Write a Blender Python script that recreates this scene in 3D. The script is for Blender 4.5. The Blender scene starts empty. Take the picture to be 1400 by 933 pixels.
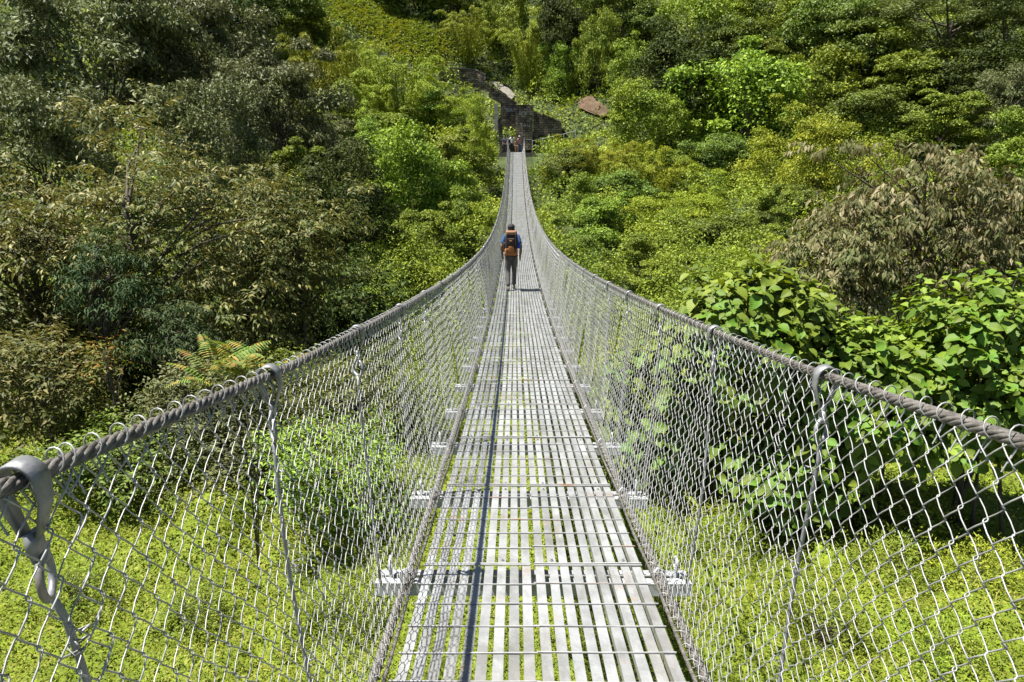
import bpy, bmesh, math, random
import numpy as np
from mathutils import Vector, Matrix

scene = bpy.context.scene
col = scene.collection
R = math.radians
rng = np.random.default_rng(7)

# ------------------------------------------------------------------ camera, sky, sun, exposure
PITCH = 14.0
CAM = (-0.09, 0.0, 7.0)
F_PX = 933.3                      # focal length in photo pixels (24 mm on 36 mm)
cd = bpy.data.cameras.new("camera"); cam = bpy.data.objects.new("camera", cd); col.objects.link(cam)
cd.lens = 24.0; cd.sensor_width = 36.0; cd.clip_start = 0.05; cd.clip_end = 2000
cam.location = CAM
cam.rotation_euler = (R(90 - PITCH), 0, R(0.25))
scene.camera = cam

SUN_EL, SUN_DIR = R(67), Vector((-math.cos(R(67)), -0.04, math.sin(R(67)))).normalized()
world = bpy.data.worlds.new("World"); scene.world = world; world.use_nodes = True
wn = world.node_tree.nodes; wl = world.node_tree.links
bgn = wn.get("Background") or wn.new("ShaderNodeBackground")
sky = wn.new("ShaderNodeTexSky"); sky.sky_type = 'NISHITA'; sky.sun_disc = False
sky.sun_elevation = SUN_EL; sky.sun_rotation = R(270); sky.altitude = 1500
wl.new(sky.outputs[0], bgn.inputs[0]); bgn.inputs[1].default_value = 0.05
sd = bpy.data.lights.new("sun", 'SUN'); sd.energy = 5.0; sd.angle = R(0.5); sd.color = (1.0, 0.965, 0.90)
sun = bpy.data.objects.new("sun", sd); col.objects.link(sun)
sun.rotation_euler = SUN_DIR.to_track_quat('Z', 'Y').to_euler(); sun.location = (-20, 0, 60)
scene.view_settings.view_transform = 'Standard'; scene.view_settings.look = 'None'
scene.view_settings.exposure = 1.4; scene.view_settings.gamma = 1.0
scene.view_settings.use_curve_mapping = False
scene.cycles.max_bounces = 6; scene.cycles.diffuse_bounces = 2; scene.cycles.glossy_bounces = 2
scene.cycles.transmission_bounces = 3; scene.cycles.transparent_max_bounces = 4

# ------------------------------------------------------------------ small maths
def ray(px, py, zc):
    """world point seen at photo pixel (px,py) at camera depth zc"""
    a = R(PITCH); yaw = R(0.25)
    x = (px - 700) * zc / F_PX; v = (py - 466.5) * zc / F_PX
    y = zc * math.cos(a) - v * math.sin(a); z = -zc * math.sin(a) - v * math.cos(a)
    return (CAM[0] + x * math.cos(yaw) - y * math.sin(yaw), CAM[1] + x * math.sin(yaw) + y * math.cos(yaw), CAM[2] + z)

_perm = np.random.default_rng(3).random((64, 64))
def vnoise(x, y):
    x = np.asarray(x, float); y = np.asarray(y, float)
    xi = np.floor(x).astype(int); yi = np.floor(y).astype(int); fx = x - xi; fy = y - yi
    fx = fx * fx * (3 - 2 * fx); fy = fy * fy * (3 - 2 * fy)
    g = lambda i, j: _perm[i % 64, j % 64]
    return (g(xi, yi) * (1 - fx) + g(xi + 1, yi) * fx) * (1 - fy) + (g(xi, yi + 1) * (1 - fx) + g(xi + 1, yi + 1) * fx) * fy

_PY = [-80, -20, 0, 12, 24, 32, 42, 54, 63, 67, 69, 77, 82, 96, 120, 170, 260]
_PZ = [-3.0, -4.6, -5.2, -5.3, -6.6, -6.2, -5.2, -3.2, -0.9, 0.7, 1.5, 1.7, 6.3, 17, 34, 66, 110]
def terrain(x, y):
    x = np.asarray(x, float); y = np.asarray(y, float)
    e = np.maximum(0, np.abs(x) - 9)
    far = np.clip((y - 14) / 25, 0, 1)
    ye = y + 0.30 * e * far
    h = np.interp(ye, _PY, _PZ)
    n = (vnoise(x / 11 + 5, y / 11) - .5) * 3.6 + (vnoise(x / 4.3, y / 4.3 + 9) - .5) * 1.3
    quiet = np.clip((np.hypot(x - 1, (y - 70) * .8) - 4) / 8, 0, 1)
    return CAM[2] + h + n * (0.12 + 0.88 * far) * quiet

# ------------------------------------------------------------------ mesh builder
class MB:
    def __init__(s): s.v = []; s.f = []; s.n = 0; s.mi = []
    def add(s, v, f, mi=0):
        v = np.asarray(v, float).reshape(-1, 3)
        s.v.append(v); s.f += [tuple(int(i) + s.n for i in q) for q in f]; s.mi += [mi] * len(f); s.n += len(v)
    def box(s, c, d, rz=0, rx=0, ry=0, mi=0):
        x, y, z = d[0] / 2, d[1] / 2, d[2] / 2
        v = np.array([[i, j, k] for k in (-z, z) for j in (-y, y) for i in (-x, x)], float)
        if rx or ry or rz:
            m = np.array(Matrix.Rotation(rz, 3, 'Z') @ Matrix.Rotation(ry, 3, 'Y') @ Matrix.Rotation(rx, 3, 'X')); v = v @ m.T
        s.add(v + np.array(c), [(0, 2, 3, 1), (4, 5, 7, 6), (0, 1, 5, 4), (2, 6, 7, 3), (0, 4, 6, 2), (1, 3, 7, 5)], mi)
    def tube(s, pts, r, k=6, cap=True, closed=False, mi=0):
        p = np.asarray(pts, float); n = len(p)
        rr = np.broadcast_to(np.asarray(r, float), (n,))
        if closed: t = np.roll(p, -1, 0) - np.roll(p, 1, 0)
        else: t = np.gradient(p, axis=0)
        t /= np.linalg.norm(t, axis=1)[:, None] + 1e-12
        ref = np.array([0, 0, 1.]) if abs(t[0][2]) < .9 else np.array([1., 0, 0])
        u = np.cross(ref, t[0]); u /= np.linalg.norm(u); U = np.empty_like(p)
        for i in range(n):
            u = u - t[i] * u.dot(t[i]); u /= np.linalg.norm(u) + 1e-12; U[i] = u
        W = np.cross(t, U); a = np.arange(k) * 2 * math.pi / k
        v = p[:, None, :] + rr[:, None, None] * (np.cos(a)[None, :, None] * U[:, None, :] + np.sin(a)[None, :, None] * W[:, None, :])
        f = []
        for i in range(n if closed else n - 1):
            j = (i + 1) % n
            for q in range(k):
                q2 = (q + 1) % k; f.append((i * k + q, i * k + q2, j * k + q2, j * k + q))
        if cap and not closed: f.append(tuple(range(k - 1, -1, -1))); f.append(tuple((n - 1) * k + q for q in range(k)))
        s.add(v.reshape(-1, 3), f, mi)
    def prism(s, poly, depth, mi=0):
        """poly: list of 3d points (planar front outline), depth: vector to the back"""
        p = np.asarray(poly, float); n = len(p); d = np.asarray(depth, float)
        f = [tuple(range(n)), tuple(range(2 * n - 1, n - 1, -1))] + [(i, i + n, (i + 1) % n + n, (i + 1) % n) for i in range(n)]
        s.add(np.vstack([p, p + d]), f, mi)
    def ball(s, c, r, nu=10, nv=7, mi=0):
        v = [[0, 0, 1]]; f = []
        for i in range(1, nv):
            th = math.pi * i / nv
            for j in range(nu): v.append([math.sin(th) * math.cos(2 * math.pi * j / nu), math.sin(th) * math.sin(2 * math.pi * j / nu), math.cos(th)])
        v.append([0, 0, -1]); L = len(v) - 1
        for j in range(nu):
            f.append((0, 1 + j, 1 + (j + 1) % nu)); f.append((L, L - nu + (j + 1) % nu, L - nu + j))
            for i in range(nv - 2): a = 1 + i * nu; f.append((a + j, a + nu + j, a + nu + (j + 1) % nu, a + (j + 1) % nu))
        s.add(np.array(v) * np.asarray(r) + np.asarray(c), f, mi)
    def mesh(s, name, mats, smooth=False):
        m = bpy.data.meshes.new(name)
        m.from_pydata(np.vstack(s.v).tolist(), [], s.f)
        for x in (mats if isinstance(mats, (list, tuple)) else [mats]): m.materials.append(x)
        if any(s.mi): m.polygons.foreach_set('material_index', s.mi)
        if smooth: m.polygons.foreach_set('use_smooth', [True] * len(m.polygons))
        m.update(); return m

def link(name, mesh, parent=None):
    o = bpy.data.objects.new(name, mesh); col.objects.link(o)
    if parent: o.parent = parent
    return o
def tag(o, label=None, cat=None, group=None, kind=None):
    for k, x in (('label', label), ('category', cat), ('group', group), ('kind', kind)):
        if x: o[k] = x
    return o
def thing(name, label, cat, loc=(0, 0, 0), rz=0, group=None):
    o = bpy.data.objects.new(name, None); col.objects.link(o); o.location = loc; o.rotation_euler = (0, 0, rz); o.empty_display_size = .2
    return tag(o, label, cat, group)

# ------------------------------------------------------------------ materials
def new_mat(name):
    m = bpy.data.materials.new(name); m.use_nodes = True; nt = m.node_tree; nt.nodes.clear()
    out = nt.nodes.new("ShaderNodeOutputMaterial"); return m, nt, out
def N(nt, t, **kw):
    n = nt.nodes.new(t)
    for k, x in kw.items(): setattr(n, k, x)
    return n
def ramp(nt, stops):
    r = N(nt, "ShaderNodeValToRGB"); e = r.color_ramp.elements
    while len(e) < len(stops): e.new(0.5)
    for i, (p, c) in enumerate(stops): e[i].position = p; e[i].color = (*c, 1) if len(c) == 3 else c
    return r
def mixc(nt, fac, a, b, mode='MIX'):
    m = N(nt, "ShaderNodeMix", data_type='RGBA', blend_type=mode)
    for sock, x in ((m.inputs[0], fac), (m.inputs[6], a), (m.inputs[7], b)):
        if hasattr(x, 'links') or isinstance(x, bpy.types.NodeSocket): nt.links.new(x, sock)
        elif isinstance(x, tuple): sock.default_value = (*x, 1)
        else: sock.default_value = x
    return m.outputs[2]

def leaf_mat(name, cols, patch=None, pscale=0.25, trans=0.32, rough=0.6, spec=0.2, back=None, tint=0.10, leafscale=None):
    """cols: three leaf colours picked per leaf; patch: colour that whole patches lean to"""
    m, nt, out = new_mat(name)
    g = N(nt, "ShaderNodeNewGeometry")
    n = len(cols)
    rp = ramp(nt, [(i / max(1, n - 1), c) for i, c in enumerate(cols)]); nt.links.new(g.outputs['Random Per Island'], rp.inputs[0])
    c = rp.outputs[0]
    if patch:
        tc = N(nt, "ShaderNodeTexCoord"); nz = N(nt, "ShaderNodeTexNoise"); nz.inputs['Scale'].default_value = pscale; nz.inputs['Detail'].default_value = 3
        nt.links.new(tc.outputs['Object'], nz.inputs['Vector'])
        st = ramp(nt, [(0.42, (0, 0, 0)), (0.62, (1, 1, 1))]); nt.links.new(nz.outputs[0], st.inputs[0])
        c = mixc(nt, st.outputs[0], c, mixc(nt, 0.7, c, patch))
    oi = N(nt, "ShaderNodeObjectInfo")
    mr = N(nt, "ShaderNodeMapRange"); mr.inputs[3].default_value = 0.5 - tint; mr.inputs[4].default_value = 0.5 + tint * .6
    nt.links.new(oi.outputs['Random'], mr.inputs[0])
    hs = N(nt, "ShaderNodeHueSaturation"); nt.links.new(c, hs.inputs['Color'])
    mh = N(nt, "ShaderNodeMapRange"); mh.inputs[3].default_value = 0.5 - tint * .18; mh.inputs[4].default_value = 0.5 + tint * .18
    nt.links.new(oi.outputs['Random'], mh.inputs[0]); nt.links.new(mh.outputs[0], hs.inputs['Hue'])
    mv = N(nt, "ShaderNodeMath", operation='MULTIPLY'); mv.inputs[1].default_value = 2.0; nt.links.new(mr.outputs[0], mv.inputs[0]); nt.links.new(mv.outputs[0], hs.inputs['Value'])
    c = hs.outputs[0]
    if back: c = mixc(nt, g.outputs['Backfacing'], c, mixc(nt, 0.65, c, back))
    p = N(nt, "ShaderNodeBsdfPrincipled"); nt.links.new(c, p.inputs['Base Color'])
    p.inputs['Roughness'].default_value = rough; p.inputs['Specular IOR Level'].default_value = spec
    t = N(nt, "ShaderNodeBsdfTranslucent"); tcx = mixc(nt, 1.0, c, (1.25, 1.2, 0.5), 'MULTIPLY'); nt.links.new(tcx, t.inputs[0])
    mx = N(nt, "ShaderNodeMixShader"); mx.inputs[0].default_value = trans
    nt.links.new(p.outputs[0], mx.inputs[1]); nt.links.new(t.outputs[0], mx.inputs[2]); nt.links.new(mx.outputs[0], out.inputs[0])
    return m

def surf_mat(name, c1, c2, scale=6, rough=0.7, metal=0.0, bump=0.0, bscale=40, rust=None, rscale=2.0, rthr=(0.66, 0.74), objvar=0.0, spec=0.4, stretch=None):
    m, nt, out = new_mat(name)
    tc = N(nt, "ShaderNodeTexCoord"); vec = tc.outputs['Object']
    if stretch:
        mp = N(nt, "ShaderNodeMapping"); mp.inputs['Scale'].default_value = stretch; nt.links.new(vec, mp.inputs[0]); vec = mp.outputs[0]
    oi = N(nt, "ShaderNodeObjectInfo")
    va = N(nt, "ShaderNodeVectorMath", operation='ADD'); nt.links.new(vec, va.inputs[0])
    vs = N(nt, "ShaderNodeVectorMath", operation='SCALE'); nt.links.new(oi.outputs['Location'], vs.inputs[0]); vs.inputs['Scale'].default_value = 1.37
    nt.links.new(vs.outputs[0], va.inputs[1]); vec = va.outputs[0]
    nz = N(nt, "ShaderNodeTexNoise"); nz.inputs['Scale'].default_value = scale; nz.inputs['Detail'].default_value = 6; nz.inputs['Roughness'].default_value = .65
    nt.links.new(vec, nz.inputs['Vector'])
    rp = ramp(nt, [(0.36, c1), (0.66, c2)]); nt.links.new(nz.outputs[0], rp.inputs[0]); c = rp.outputs[0]
    if rust:
        n2 = N(nt, "ShaderNodeTexNoise"); n2.inputs['Scale'].default_value = rscale; n2.inputs['Detail'].default_value = 5; nt.links.new(vec, n2.inputs['Vector'])
        r2 = ramp(nt, [(rthr[0], (0, 0, 0)), (rthr[1], (1, 1, 1))]); nt.links.new(n2.outputs[0], r2.inputs[0])
        c = mixc(nt, r2.outputs[0], c, rust)
    if objvar:
        mr = N(nt, "ShaderNodeMapRange"); mr.inputs[3].default_value = 1 - objvar; mr.inputs[4].default_value = 1 + objvar * .5; nt.links.new(oi.outputs['Random'], mr.inputs[0])
        hs = N(nt, "ShaderNodeHueSaturation"); nt.links.new(c, hs.inputs['Color']); nt.links.new(mr.outputs[0], hs.inputs['Value']); c = hs.outputs[0]
    p = N(nt, "ShaderNodeBsdfPrincipled"); nt.links.new(c, p.inputs['Base Color'])
    p.inputs['Roughness'].default_value = rough; p.inputs['Metallic'].default_value = metal; p.inputs['Specular IOR Level'].default_value = spec
    if bump:
        n3 = N(nt, "ShaderNodeTexNoise"); n3.inputs['Scale'].default_value = bscale; n3.inputs['Detail'].default_value = 4; nt.links.new(vec, n3.inputs['Vector'])
        b = N(nt, "ShaderNodeBump"); b.inputs['Strength'].default_value = bump; b.inputs['Distance'].default_value = .02; nt.links.new(n3.outputs[0], b.inputs['Height']); nt.links.new(b.outputs[0], p.inputs['Normal'])
    nt.links.new(p.outputs[0], out.inputs[0]); return m

M = {}
M['slat'] = surf_mat('galvanised_slat', (.23, .235, .235), (.325, .33, .33), scale=9, rough=.55, metal=.15, bump=.15, bscale=60, rust=(.25, .17, .11), rscale=2.1, rthr=(.65, .77), objvar=.15)
M['rod'] = surf_mat('galvanised_rod', (.25, .25, .245), (.36, .36, .35), scale=14, rough=.5, metal=.3, rust=(.30, .19, .12), rscale=3, rthr=(.62, .72), objvar=.12)
M['wire'] = surf_mat('galvanised_wire', (.22, .22, .215), (.36, .36, .35), scale=25, rough=.45, metal=.25)
M['zinc'] = surf_mat('zinc_plate', (.17, .172, .175), (.31, .313, .315), scale=18, rough=.45, metal=.4, bump=.1, bscale=50, rust=(.26, .2, .15), rscale=5, rthr=(.66, .74), objvar=.1)
M['rope'] = surf_mat('steel_rope', (.07, .062, .054), (.19, .175, .155), scale=30, rough=.6, metal=.25, bump=.2, bscale=160)
M['bark'] = surf_mat('bark', (.045, .035, .025), (.11, .09, .065), scale=8, rough=.9, bump=.5, bscale=14, stretch=(1, 1, .25))
M['soil'] = surf_mat('ground_soil', (.022, .034, .007), (.06, .08, .016), scale=1.2, rough=.95)
M['earth'] = surf_mat('bare_earth', (.055, .036, .020), (.135, .085, .050), scale=1.4, rough=.95, bump=.8, bscale=3)
M['concrete'] = surf_mat('path_concrete', (.11, .10, .08), (.19, .175, .145), scale=2, rough=.9, bump=.2, bscale=10)
M['post'] = surf_mat('pale_concrete', (.22, .205, .18), (.34, .32, .285), scale=3, rough=.9)
M['paint'] = surf_mat('white_paint', (.24, .235, .22), (.50, .49, .46), scale=3, rough=.8)
M['whitemetal'] = surf_mat('pale_painted_metal', (.26, .26, .255), (.40, .40, .39), scale=8, rough=.5)

def stone_mat():
    m, nt, out = new_mat('rubble_stone')
    tc = N(nt, "ShaderNodeTexCoord"); br = N(nt, "ShaderNodeTexBrick"); mp = N(nt, "ShaderNodeMapping"); mp.inputs['Rotation'].default_value = (R(90), 0, 0)
    nt.links.new(tc.outputs['Object'], mp.inputs[0]); nt.links.new(mp.outputs[0], br.inputs[0])
    br.inputs['Color1'].default_value = (.12, .098, .074, 1); br.inputs['Color2'].default_value = (.32, .26, .195, 1); br.inputs['Mortar'].default_value = (.03, .028, .024, 1)
    br.inputs['Scale'].default_value = 1; br.inputs['Brick Width'].default_value = .55; br.inputs['Row Height'].default_value = .24; br.inputs['Mortar Size'].default_value = .03
    nz = N(nt, "ShaderNodeTexNoise"); nz.inputs['Scale'].default_value = 1.6; nz.inputs['Detail'].default_value = 6; nt.links.new(tc.outputs['Object'], nz.inputs[0])
    rp = ramp(nt, [(.35, (.35, .34, .32)), (.65, (1.2, 1.15, 1.05))]); nt.links.new(nz.outputs[0], rp.inputs[0])
    c = mixc(nt, 1.0, br.outputs[0], rp.outputs[0], 'MULTIPLY')
    p = N(nt, "ShaderNodeBsdfPrincipled"); p.inputs['Roughness'].default_value = .95; nt.links.new(c, p.inputs[0]); nt.links.new(p.outputs[0], out.inputs[0])
    return m
M['stone'] = stone_mat()

# leaves (base colours)
M['l_grass'] = leaf_mat('herb_leaf', [(.10, .15, .018), (.20, .255, .026), (.28, .325, .04), (.37, .36, .09)], patch=(.13, .195, .018), pscale=.7, trans=0.30, rough=.55)
M['l_under'] = leaf_mat('undergrowth_leaf', [(0.0375, 0.0650, 0.0112), (0.1063, 0.1562, 0.0175), (0.2937, 0.3625, 0.0400)], patch=(0.3250, 0.3562, 0.0275), pscale=.13, trans=0.2)
M['l_grey'] = leaf_mat('greygreen_leaf', [(.045, .058, .018), (.10, .12, .038), (.20, .22, .09)], patch=(.12, .135, .035), pscale=2.2, trans=0.12, rough=.58, spec=.22, back=(.15, .16, .11))
M['l_dark'] = leaf_mat('dark_leaf', [(0.0375, 0.0625, 0.0125), (0.0875, 0.1313, 0.0187), (0.2063, 0.2750, 0.0400)], patch=(0.1375, 0.1875, 0.0225), pscale=2.5, trans=0.15, rough=.5, spec=.2)
M['l_bush'] = leaf_mat('bush_leaf', [(0.0562, 0.0938, 0.0137), (0.1313, 0.1938, 0.0225), (0.2812, 0.3562, 0.0425)], patch=(0.2000, 0.2562, 0.0250), pscale=2.5, trans=0.18)
M['l_vine'] = leaf_mat('vine_leaf', [(0.0625, 0.1063, 0.0137), (0.1562, 0.2250, 0.0213), (0.3187, 0.4062, 0.0425)], patch=(0.2375, 0.2937, 0.0250), pscale=2.0, trans=0.19)
M['l_yellow'] = leaf_mat('yellowgreen_leaf', [(0.1100, 0.1430, 0.0143), (0.2420, 0.2805, 0.0198), (0.4070, 0.4235, 0.0330)], patch=(0.1430, 0.1980, 0.0176), pscale=2.4, trans=0.19)
M['l_bamboo'] = leaf_mat('bamboo_leaf', [(.12, .165, .010), (.20, .245, .012), (.29, .32, .024)], patch=(.24, .26, .014), pscale=2.0, trans=0.21)
M['l_feather'] = leaf_mat('feather_leaf', [(0.0780, 0.1080, 0.0312), (0.1200, 0.1560, 0.0420), (0.1800, 0.2220, 0.0600)], trans=0.16)
M['l_tan'] = leaf_mat('dry_leaf', [(.045, .056, .016), (.095, .095, .032), (.18, .155, .075), (.30, .25, .14)], patch=(.085, .105, .03), pscale=1.2, trans=0.14, spec=.15, back=(.28, .235, .135))
M['l_olive'] = leaf_mat('olive_leaf', [(.04, .055, .012), (.085, .10, .018), (.135, .14, .028), (.27, .235, .085)], patch=(.075, .105, .018), pscale=.7, trans=0.20, rough=.58, spec=.22, back=(.20, .18, .09))
M['l_blue'] = leaf_mat('bluegreen_leaf', [(.022, .038, .012), (.045, .07, .022), (.085, .115, .045)], trans=0.12, rough=.6, spec=.12)
M['l_big'] = leaf_mat('big_leaf', [(.075, .14, .012), (.13, .21, .018), (.22, .31, .034)], trans=0.24, rough=.5, spec=.28, tint=.14)
def leaf_veins(m):
    """midrib, side veins and blotches on the large leaves, laid out in the leaf's own uv"""
    nt = m.node_tree; p = next(n for n in nt.nodes if n.type == 'BSDF_PRINCIPLED'); src = p.inputs['Base Color'].links[0].from_socket
    uv = N(nt, "ShaderNodeUVMap"); sx = N(nt, "ShaderNodeSeparateXYZ"); nt.links.new(uv.outputs[0], sx.inputs[0])
    def mt(op, a, b=None):
        n = N(nt, "ShaderNodeMath", operation=op)
        for i, q in enumerate((a, b)):
            if q is None: continue
            if isinstance(q, (int, float)): n.inputs[i].default_value = q
            else: nt.links.new(q, n.inputs[i])
        return n.outputs[0]
    av = mt('ABSOLUTE', sx.outputs[1]); ph = mt('MULTIPLY', mt('SUBTRACT', sx.outputs[0], mt('MULTIPLY', av, .62)), 50)
    side = mt('GREATER_THAN', mt('SINE', ph), .88); mid = mt('LESS_THAN', av, .022); vein = mt('MAXIMUM', mt('MULTIPLY', side, .55), mid)
    c = mixc(nt, mt('MULTIPLY', vein, .22), src, (.30, .36, .10))
    nz = N(nt, "ShaderNodeTexNoise"); nz.inputs['Scale'].default_value = 3.5; nz.inputs['Detail'].default_value = 5; g = N(nt, "ShaderNodeNewGeometry"); nt.links.new(g.outputs['Position'], nz.inputs[0])
    st = ramp(nt, [(.56, (0, 0, 0)), (.74, (1, 1, 1))]); nt.links.new(nz.outputs[0], st.inputs[0]); c = mixc(nt, mt('MULTIPLY', st.outputs[0], .45), c, (.22, .27, .03))
    n2 = N(nt, "ShaderNodeTexNoise"); n2.inputs['Scale'].default_value = 38; nt.links.new(g.outputs['Position'], n2.inputs[0]); s2 = ramp(nt, [(.70, (0, 0, 0)), (.76, (1, 1, 1))]); nt.links.new(n2.outputs[0], s2.inputs[0]); c = mixc(nt, mt('MULTIPLY', s2.outputs[0], .7), c, (.14, .09, .03))
    nt.links.new(c, p.inputs['Base Color'])
    b = N(nt, "ShaderNodeBump"); b.inputs['Strength'].default_value = .22; b.inputs['Distance'].default_value = .01; b.invert = True; nt.links.new(ph and mt('SINE', ph), b.inputs['Height']); nt.links.new(b.outputs[0], p.inputs['Normal'])
leaf_veins(M['l_big'])
M['l_red'] = leaf_mat('autumn_leaf', [(.08, .11, .02), (.12, .14, .022), (.20, .15, .03), (.34, .10, .03)], trans=0.27)
M['l_sumac'] = leaf_mat('sumac_leaf', [(.08, .14, .025), (.15, .22, .04), (.24, .27, .05), (.36, .22, .06)], trans=0.27)
M['l_terrace'] = leaf_mat('terrace_leaf', [(.15, .20, .03), (.22, .28, .04), (.30, .34, .06)], patch=(.26, .27, .03), pscale=.5, trans=0.20)
M['l_gold'] = leaf_mat('golden_olive_leaf', [(.026, .036, .008), (.065, .078, .014), (.15, .14, .03), (.40, .345, .15)], patch=(.075, .10, .014), pscale=.7, trans=0.16, rough=.55, spec=.2, back=(.24, .21, .10))  # gold leaf tones; the darkest ones paint in shadow between the sprays
M['l_shade'] = leaf_mat('shade_toned_leaf', [(.022, .036, .008), (.042, .062, .011), (.085, .11, .02)], trans=0.14, rough=.6, spec=.12)  # leaf colour darkened to put deep shade into these crowns
M['herb_base'] = surf_mat('low_herb_mat', (.06, .095, .010), (.19, .24, .024), scale=11, rough=.95, bump=1.0, bscale=28, spec=.1)

def walk_wear(m):
    """dust, scuffs and damp stains on the deck, fixed to the place"""
    nt = m.node_tree; p = next(n for n in nt.nodes if n.type == 'BSDF_PRINCIPLED'); src = p.inputs['Base Color'].links[0].from_socket
    g = N(nt, "ShaderNodeNewGeometry"); mp = N(nt, "ShaderNodeMapping"); mp.inputs['Scale'].default_value = (3.2, 1.1, 1); nt.links.new(g.outputs['Position'], mp.inputs[0])
    a = N(nt, "ShaderNodeTexNoise"); a.inputs['Scale'].default_value = 1.6; a.inputs['Detail'].default_value = 7; a.inputs['Roughness'].default_value = .7; nt.links.new(mp.outputs[0], a.inputs[0])
    r = ramp(nt, [(.40, (1, 1, 1)), (.50, (.90, .90, .89)), (.60, (.72, .70, .66))]); nt.links.new(a.outputs[0], r.inputs[0]); c = mixc(nt, 1.0, src, r.outputs[0], 'MULTIPLY')
    b = N(nt, "ShaderNodeTexNoise"); b.inputs['Scale'].default_value = 5.5; b.inputs['Detail'].default_value = 3; nt.links.new(g.outputs['Position'], b.inputs[0])
    r2 = ramp(nt, [(.66, (0, 0, 0)), (.72, (1, 1, 1))]); nt.links.new(b.outputs[0], r2.inputs[0]); sc = N(nt, "ShaderNodeMath", operation='MULTIPLY'); sc.inputs[1].default_value = .5; nt.links.new(r2.outputs[0], sc.inputs[0])
    nt.links.new(mixc(nt, sc.outputs[0], c, (.30, .21, .14)), p.inputs['Base Color'])
walk_wear(M['slat'])
M['beam'] = surf_mat('beam_zinc', (.29, .295, .30), (.43, .435, .44), scale=14, rough=.5, metal=.15, rust=(.26, .18, .12), rscale=4, rthr=(.66, .76))

# ------------------------------------------------------------------ the bridge
DV = (1.527, 0.118, 0.00275)
def deck(zc):
    v = DV[0] - DV[1] * zc - DV[2] * zc * zc; a = R(PITCH)
    return zc * math.cos(a) - v * math.sin(a), CAM[2] - zc * math.sin(a) - v * math.cos(a)
BAY = 1.10
K0, K1 = -5, 57
beam = {k: deck(3.35 + BAY * k) for k in range(K0, K1 + 1)}
_tab = np.array([deck(z) for z in np.arange(-3, 69, .25)])
def deck_z(y): return np.interp(y, _tab[:, 0], _tab[:, 1])
Y_END = beam[K1][0]
DW, RAILX, RAILH = 0.53, 0.775, 1.19

bridge = thing('suspension_footbridge', 'long narrow steel suspension footbridge with chain-link sides and slatted metal deck across the green valley', 'footbridge', (0, beam[0][0], beam[0][1]))
B0 = Vector(bridge.location)
def bpart(name, mesh, k=None, kind=None, flip=False, lab=None):
    o = bpy.data.objects.new(name, mesh); col.objects.link(o); o.parent = bridge
    if k is not None:
        (y0, z0), (y1, z1) = beam[k], beam[min(k + 1, K1)]
        if k == K1: (y1, z1) = (y0 + BAY, z0 + .25)
        L = math.hypot(y1 - y0, z1 - z0)
        o.location = Vector((0, y0, z0)) - B0; o.rotation_euler = (math.atan2(z1 - z0, y1 - y0), 0, 0); o.scale = (-1 if flip else 1, L / BAY, 1)
    else: o.location = -B0
    if kind: o['kind'] = kind
    if lab: o['label'] = lab
    return o

# deck slats: two panels of nine across
pitch = 2 * DW / 18
def slat_mesh(kind):
    m = MB(); w = .041; L = BAY - .022
    m.box((0, BAY / 2, -.003), (w, L, .006))
    if kind == 'edge': m.box((-w / 2 + .002, BAY / 2, -.021), (.004, L, .030))
    if kind == 'ang': m.box((-w / 2 + .002, BAY / 2, -.0185), (.004, L, .025))
    return m.mesh('slat', M['slat'])
SL = {q: slat_mesh(q) for q in ('flat', 'edge', 'ang')}
def slat_kind(i): return 'edge' if i in (0, 17) else 'ang' if i in (8, 9, 14, 15) else 'flat'
def slat_x(i): return -DW + pitch * (i + .5) + (-.0035 if i < 9 else .0035)
rr = random.Random(2)
NEAR_BAYS = list(range(-1, 15)); SLATS = {}
for k in NEAR_BAYS:
    for i in range(18):
        o = SLATS[(k, i)] = bpart('slat', SL[slat_kind(i)], k)
        o.location += Vector((slat_x(i) + rr.gauss(0, .0014), 0, rr.gauss(0, .0008))); o.rotation_euler[2] = rr.gauss(0, .0016)
m = MB()
for k in list(range(K0, -1)) + list(range(15, K1)):                # the slats beyond the first sixteen bays, still real bars
    (y0, z0), (y1, z1) = beam[k], beam[k + 1]; th = math.atan2(z1 - z0, y1 - y0); L = math.hypot(y1 - y0, z1 - z0)
    for i in range(18): m.box((slat_x(i), (y0 + y1) / 2, (z0 + z1) / 2), (.041, L - .02, .006), rx=th)
bpart('decking', m.mesh('decking', M['slat']), kind='stuff')

def rod_mesh(n, xs, seam):
    m = MB(); r = .0035
    pts = [(x, 0, .0045 + (.0012 * math.sin(x * 37 + n))) for x in np.linspace(xs[0], xs[1], 5)]
    m.tube(pts, .0048 if seam else r, 5); return m.mesh('cross_rod', M['rod'])
RODS = {(n, s): rod_mesh(n, ((-DW - .004, -.012 + .01 * n) if s < 0 else (.008 - .008 * n, DW + .004)), n == 0) for n in range(3) for s in (-1, 1)}
rods = [(k, j, s) for k in range(-1, 15) for j in range(8) for s in (-1, 1)]
for k, j, s in rods:
    yo = [-.011, .011, .19, .37, .55, .73, .91][j] if j < 7 else None
    if yo is None: continue
    o = bpart('cross_rod', RODS[(0 if j < 2 else 1 + (k + j) % 2, s)], k)
    off = yo + (.006 if s > 0 else 0) + rr.gauss(0, .006); e = o.rotation_euler[0]
    o.location += Vector((rr.gauss(0, .003), off * math.cos(e), off * math.sin(e))); o.rotation_euler[2] = rr.gauss(0, .003)
m = MB()
for k in list(range(K0, -1)) + list(range(15, K1)):
    (y0, z0), (y1, z1) = beam[k], beam[k + 1]
    for yo in (0, .19, .37, .55, .73, .91):
        t = yo / BAY; m.box((0, y0 + (y1 - y0) * t, z0 + (z1 - z0) * t + .004), (2 * DW, .009, .008))
bpart('rod_lattice', m.mesh('rod_lattice', M['rod']), kind='stuff')

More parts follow.
